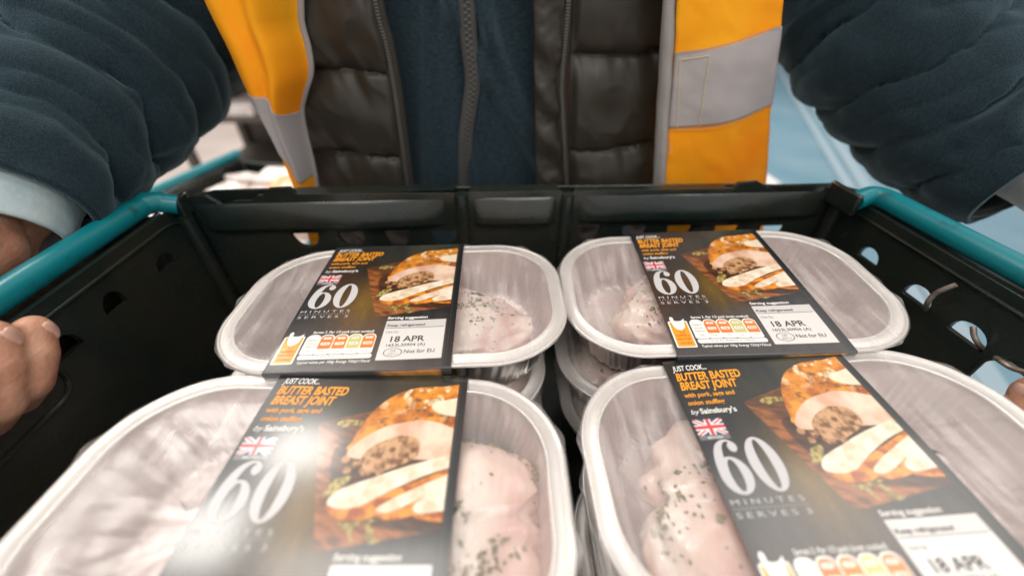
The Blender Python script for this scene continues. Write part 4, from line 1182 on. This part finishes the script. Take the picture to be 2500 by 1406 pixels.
def build_body():
    bm = bmesh.new()
    sh = .09
    ellipsoid(bm, (.03, .53, .10), (.18, .085, .17)); ellipsoid(bm, (.03, .535, -.12), (.165, .085, .20)); ellipsoid(bm, (.03, .54, -.30), (.155, .09, .13))
    limb(bm, [(.03, .54, .2), (.03, .53, .36)], [.07, .055])
    for sg in (-1, 1):
        limb(bm, [(.03 + sg * .13, .54, .22), (.03 + sg * .19, .55, .20)], [.065, .06])
        limb(bm, [(.03 + sg * .09, .54, -.33), (.03 + sg * .10, .55, -.75), (.03 + sg * .105, .56, -1.23)], [.085, .062, .042])
        limb(bm, [(.03 + sg * .105, .56, -1.24), (.03 + sg * .12, .44, -1.262)], [.042, .034])
    limb(bm, [(-.19, .55, .20), (-.312, .475, -.005), (-.350, .36, -.085), tuple(WL + np.array((-.025, 0, .002)))], [.06, .042, .036, .027])
    limb(bm, [(.25, .55, .20), (.385, .475, -.005), tuple(ER + np.array((.0, .05, .028))), tuple(ER + np.array((.018, -.01, .008))), tuple(WRr + np.array((.030, 0, .010)))], [.06, .040, .032, .027, .026])
    # crate's hand-hole wall
    xf = XL + .014
    tipsL = []
    for (tx_, ty2), (bx, by2) in (((90, 806), (74, 945)), ((-12, 822), (2, 1000)), ((-100, 850), (-80, 1060)), ((-190, 930), (-170, 1130))):
        a, b = at(tx_, ty2, x=xf), at(bx, by2, x=xf); tipsL.append((a[1], a[2], b[1], b[2]))
    hand(bm, 1, WL + np.array((-.024, -.004, -.001)), XL, tipsL, -.2)
    q0 = at(2496, 935, x=XR - .013)
    tipsR = [(q0[1] - .006 - .020 * n, q0[2] + (0, .002, .001, -.004)[n], q0[1] - .018 - .020 * n, q0[2] - .030) for n in range(4)]
    hand(bm, -1, WRr + np.array((.030, -.004, .004)), XR, tipsR, -.2)
    me = bpy.data.meshes.new('body'); bm.to_mesh(me); bm.free()
    o = bpy.data.objects.new('body', me); COL.objects.link(o)
    r = o.modifiers.new('remesh', 'REMESH'); r.mode = 'VOXEL'; r.voxel_size = .0018; r.use_smooth_shade = True
    sm = o.modifiers.new('smooth', 'SMOOTH'); sm.factor = .5; sm.iterations = 4
    bpy.context.view_layer.update(); dg = bpy.context.evaluated_depsgraph_get()
    new = bpy.data.meshes.new_from_object(o.evaluated_get(dg)); bpy.data.objects.remove(o); bpy.data.meshes.remove(me)
    b = np.array(person['base']); co = np.empty(len(new.vertices) * 3, np.float32); new.vertices.foreach_get('co', co)
    co = co.reshape(-1, 3) - b; new.vertices.foreach_set('co', co.ravel().astype(np.float32)); new.materials.clear(); new.materials.append(M['skin']); new.shade_smooth()
    new.name = 'body'
    o = bpy.data.objects.new('body', new); COL.objects.link(o); o.parent = person; o['base'] = list(person['base'])
    for tip, s, rr2, i in nails:
        P = []
        for a in np.linspace(-1, 1, 11):
            row = []
            for q in np.linspace(-1.05, 1.05, 9):
                w = rr2 * .74 * math.sqrt(max(0, 1 - (abs(a) ** 3.5) * .75))
                y = w * math.sin(q * .95); x = rr2 * .93 * math.cos(q * .95) + .0004 - .0016 * max(a, 0) ** 2
                row.append(tip + np.array((s * x, y, -.0010 + .0052 * a)))
            P.append(row)
        nl = build('fingernail', MB().grid(P), M['nail'], o, solid=.0005, sharp=0)


build_body()
# trousers and boots-length legs stay simple: hidden behind the crate
for sg in (-1, 1):
    P = []
    for z, r, y in ((-.22, .125, .545), (-.36, .115, .545), (-.75, .085, .555), (-1.20, .075, .56), (-1.255, .072, .56)):
        cx = .03 + sg * (.075 if z > -.3 else .10)
        P.append([(cx + r * math.cos(a), y + r * .9 * math.sin(a), z) for a in np.linspace(0, 2 * math.pi, 33)[:-1]])
    build('trouser_leg', MB().grid(P, closed_u=True, flip=True), M['trousers'], person, sharp=0)
# back of the clothes
P = []
for z, rx, ry in ((.22, .17, .08), (.15, .205, .115), (0, .215, .13), (-.15, .215, .135), (-.32, .215, .14)):
    P.append([(.03 + rx * math.cos(a), .535 + ry * math.sin(a), z) for a in np.linspace(-.25, math.pi + .25, 40)])
build('gilet_back', MB().grid(P), M['gilet'], person, solid=.004, sharp=0)
P = []
for z, rx, ry in ((.22, .165, .075), (.15, .20, .10), (0, .21, .105), (-.15, .21, .105), (-.32, .21, .11)):
    P.append([(.03 + rx * math.cos(a), .54 - ry * .55 * max(0, -math.sin(a)) + ry * max(0, math.sin(a)), z) for a in np.linspace(0, 2 * math.pi, 61)[:-1]])
build('fleece_torso', MB().grid(P, closed_u=True, flip=True), M['fleece'], person, sharp=0)


# ------------------------------------------------------------------ blurred background on the open side
def second_crate():
    c0, c1 = at(372, 470, z=-.32), at(580, 375, z=-.32)
    d = (c1 - c0); d[2] = 0; Ld = np.linalg.norm(d); d /= Ld; n = np.array((d[1], -d[0], 0))
    t = thing('plastic_crate', 'blurred far crate with thin teal rail, full of white and orange packs', 'crate', (c0 + d * .2 + n * .2) * np.array((1, 1, 0)) + np.array((0, 0, -.56)))
    O = c0 - d * .22; Lx, Wx = Ld + .22, .42

    def q(a, b, z): return O + d * a + n * b + np.array((0, 0, z))

    def slab(name, a0, a1, b0, b1, z0, z1, m, par):
        vv = [q(a, b, z) for z in (z0, z1) for a, b in ((a0, b0), (a1, b0), (a1, b1), (a0, b1))]
        o = build(name, MB().add(vv, [(0, 3, 2, 1), (4, 5, 6, 7), (0, 1, 5, 4), (1, 2, 6, 5), (2, 3, 7, 6), (3, 0, 4, 7)]), m, par, smooth=False, bevel=.004); fix_normals(o); return o
    slab('wall', 0, Lx, -.004, .004, -.22, -.01, M['crate'], t); slab('wall', 0, Lx, Wx - .004, Wx + .004, -.22, -.01, M['crate'], t)
    slab('wall', -.008, 0, 0, Wx, -.22, -.02, M['crate'], t); slab('wall', Lx, Lx + .008, 0, Wx, -.22, -.02, M['crate'], t); slab('base', 0, Lx, 0, Wx, -.23, -.221, M['crate'], t)
    build('rail', MB().tube([q(-.01, 0, 0), q(Lx * .5, 0, .001), q(Lx, 0, 0)], .0095, 12), M['teal'], t)
    build('rail', MB().tube([q(-.01, Wx, 0), q(Lx * .5, Wx, .001), q(Lx, Wx, 0)], .0095, 12), M['teal'], t)
    r2 = np.random.default_rng(4)
    for i in range(6):
        for j in range(5):
            ca, cb = .03 + (i + .5) * (Lx - .06) / 6, .03 + (j + .5) * (Wx - .06) / 5
            w, h, rz = r2.uniform(.028, .036), r2.uniform(.030, .038), r2.uniform(-.35, .35); zt = -.020 + r2.uniform(-.02, .022)
            m = M['opack'] if r2.random() < .25 else M['card']
            cs, sn = math.cos(rz), math.sin(rz); tl = r2.uniform(-.25, .25)
            vv = [q(ca + a * cs - b * sn, cb + a * sn + b * cs, z + (tl * a if z > -.1 else 0)) for z in (-.215, zt) for a, b in ((-w, -h), (w, -h), (w, h), (-w, h))]
            o = build('food_pack', MB().add(vv, [(0, 3, 2, 1), (4, 5, 6, 7), (0, 1, 5, 4), (1, 2, 6, 5), (2, 3, 7, 6), (3, 0, 4, 7)]), m, None, smooth=False, bevel=.006); fix_normals(o)
            o['label'] = 'small %s carton packed %s the blurred far crate' % ('orange' if m is M['opack'] else 'white', 'beside the teal rail of' if j == 0 else 'in the middle of' if j < 4 else 'against the outer rail of'); o['category'] = 'carton'; o['group'] = 'cartons in the far crate'
    # trolley carrying it
    tt = thing('steel_trolley', 'dark steel trolley under the blurred far crate', 'trolley', (c0[0] + .2, c0[1], FZ))
    slab('deck', -.05, Lx + .05, -.04, Wx + .04, -.262, -.232, M['rack'], tt)
    for a, b in ((-.03, -.02), (Lx + .03, -.02), (-.03, Wx + .02), (Lx + .03, Wx + .02)):
        p = q(a, b, -.262); build('leg', MB().tube([p, (p[0], p[1], FZ + .001)], .014, 10), M['rack'], tt)


second_crate()


def rack():
    c = at(640, 250, y=2.3); t = thing('steel_rack', 'dark blurred storage rack with white packs, behind the far crate', 'rack', (c[0] - .1, 2.3, FZ))
    x0, x1, y0, y1 = c[0] - .42, c[0] + .75, 2.2, 2.75
    for x in (x0, x1):
        for y in (y0, y1): build('post', MB().box((x - .02, y - .02, FZ), (x + .02, y + .02, .25)), M['rack'], t, smooth=False)
    r2 = np.random.default_rng(9)
    build('back_panel', MB().box((x0, y1 + .022, FZ + .05), (x1, y1 + .032, .25)), M['rack'], t, smooth=False)
    for z in (-1.15, -.86, -.57, -.28, .0):
        build('shelf', MB().box((x0 + .021, y0, z), (x1 - .021, y1, z + .025)), M['rack'], t, smooth=False)
        x = x0 + .06
        while x < x1 - .2:
            w = r2.uniform(.08, .16)
            if r2.random() < .75:
                m = M['opack'] if r2.random() < .12 else M['card']
                o = build('food_pack', MB().box((x, y0 + .02 + r2.uniform(0, .1), z + .026), (x + w, y0 + .35, z + .026 + r2.uniform(.05, .16))), m, None, smooth=False)
                o['label'] = '%s pack on the dark storage rack' % ('orange' if m is M['opack'] else 'pale'); o['category'] = 'pack'; o['group'] = 'packs on the rack'
            x += w + r2.uniform(.03, .12)


rack()
for o in COL.objects:
    if 'base' in o: del o['base']
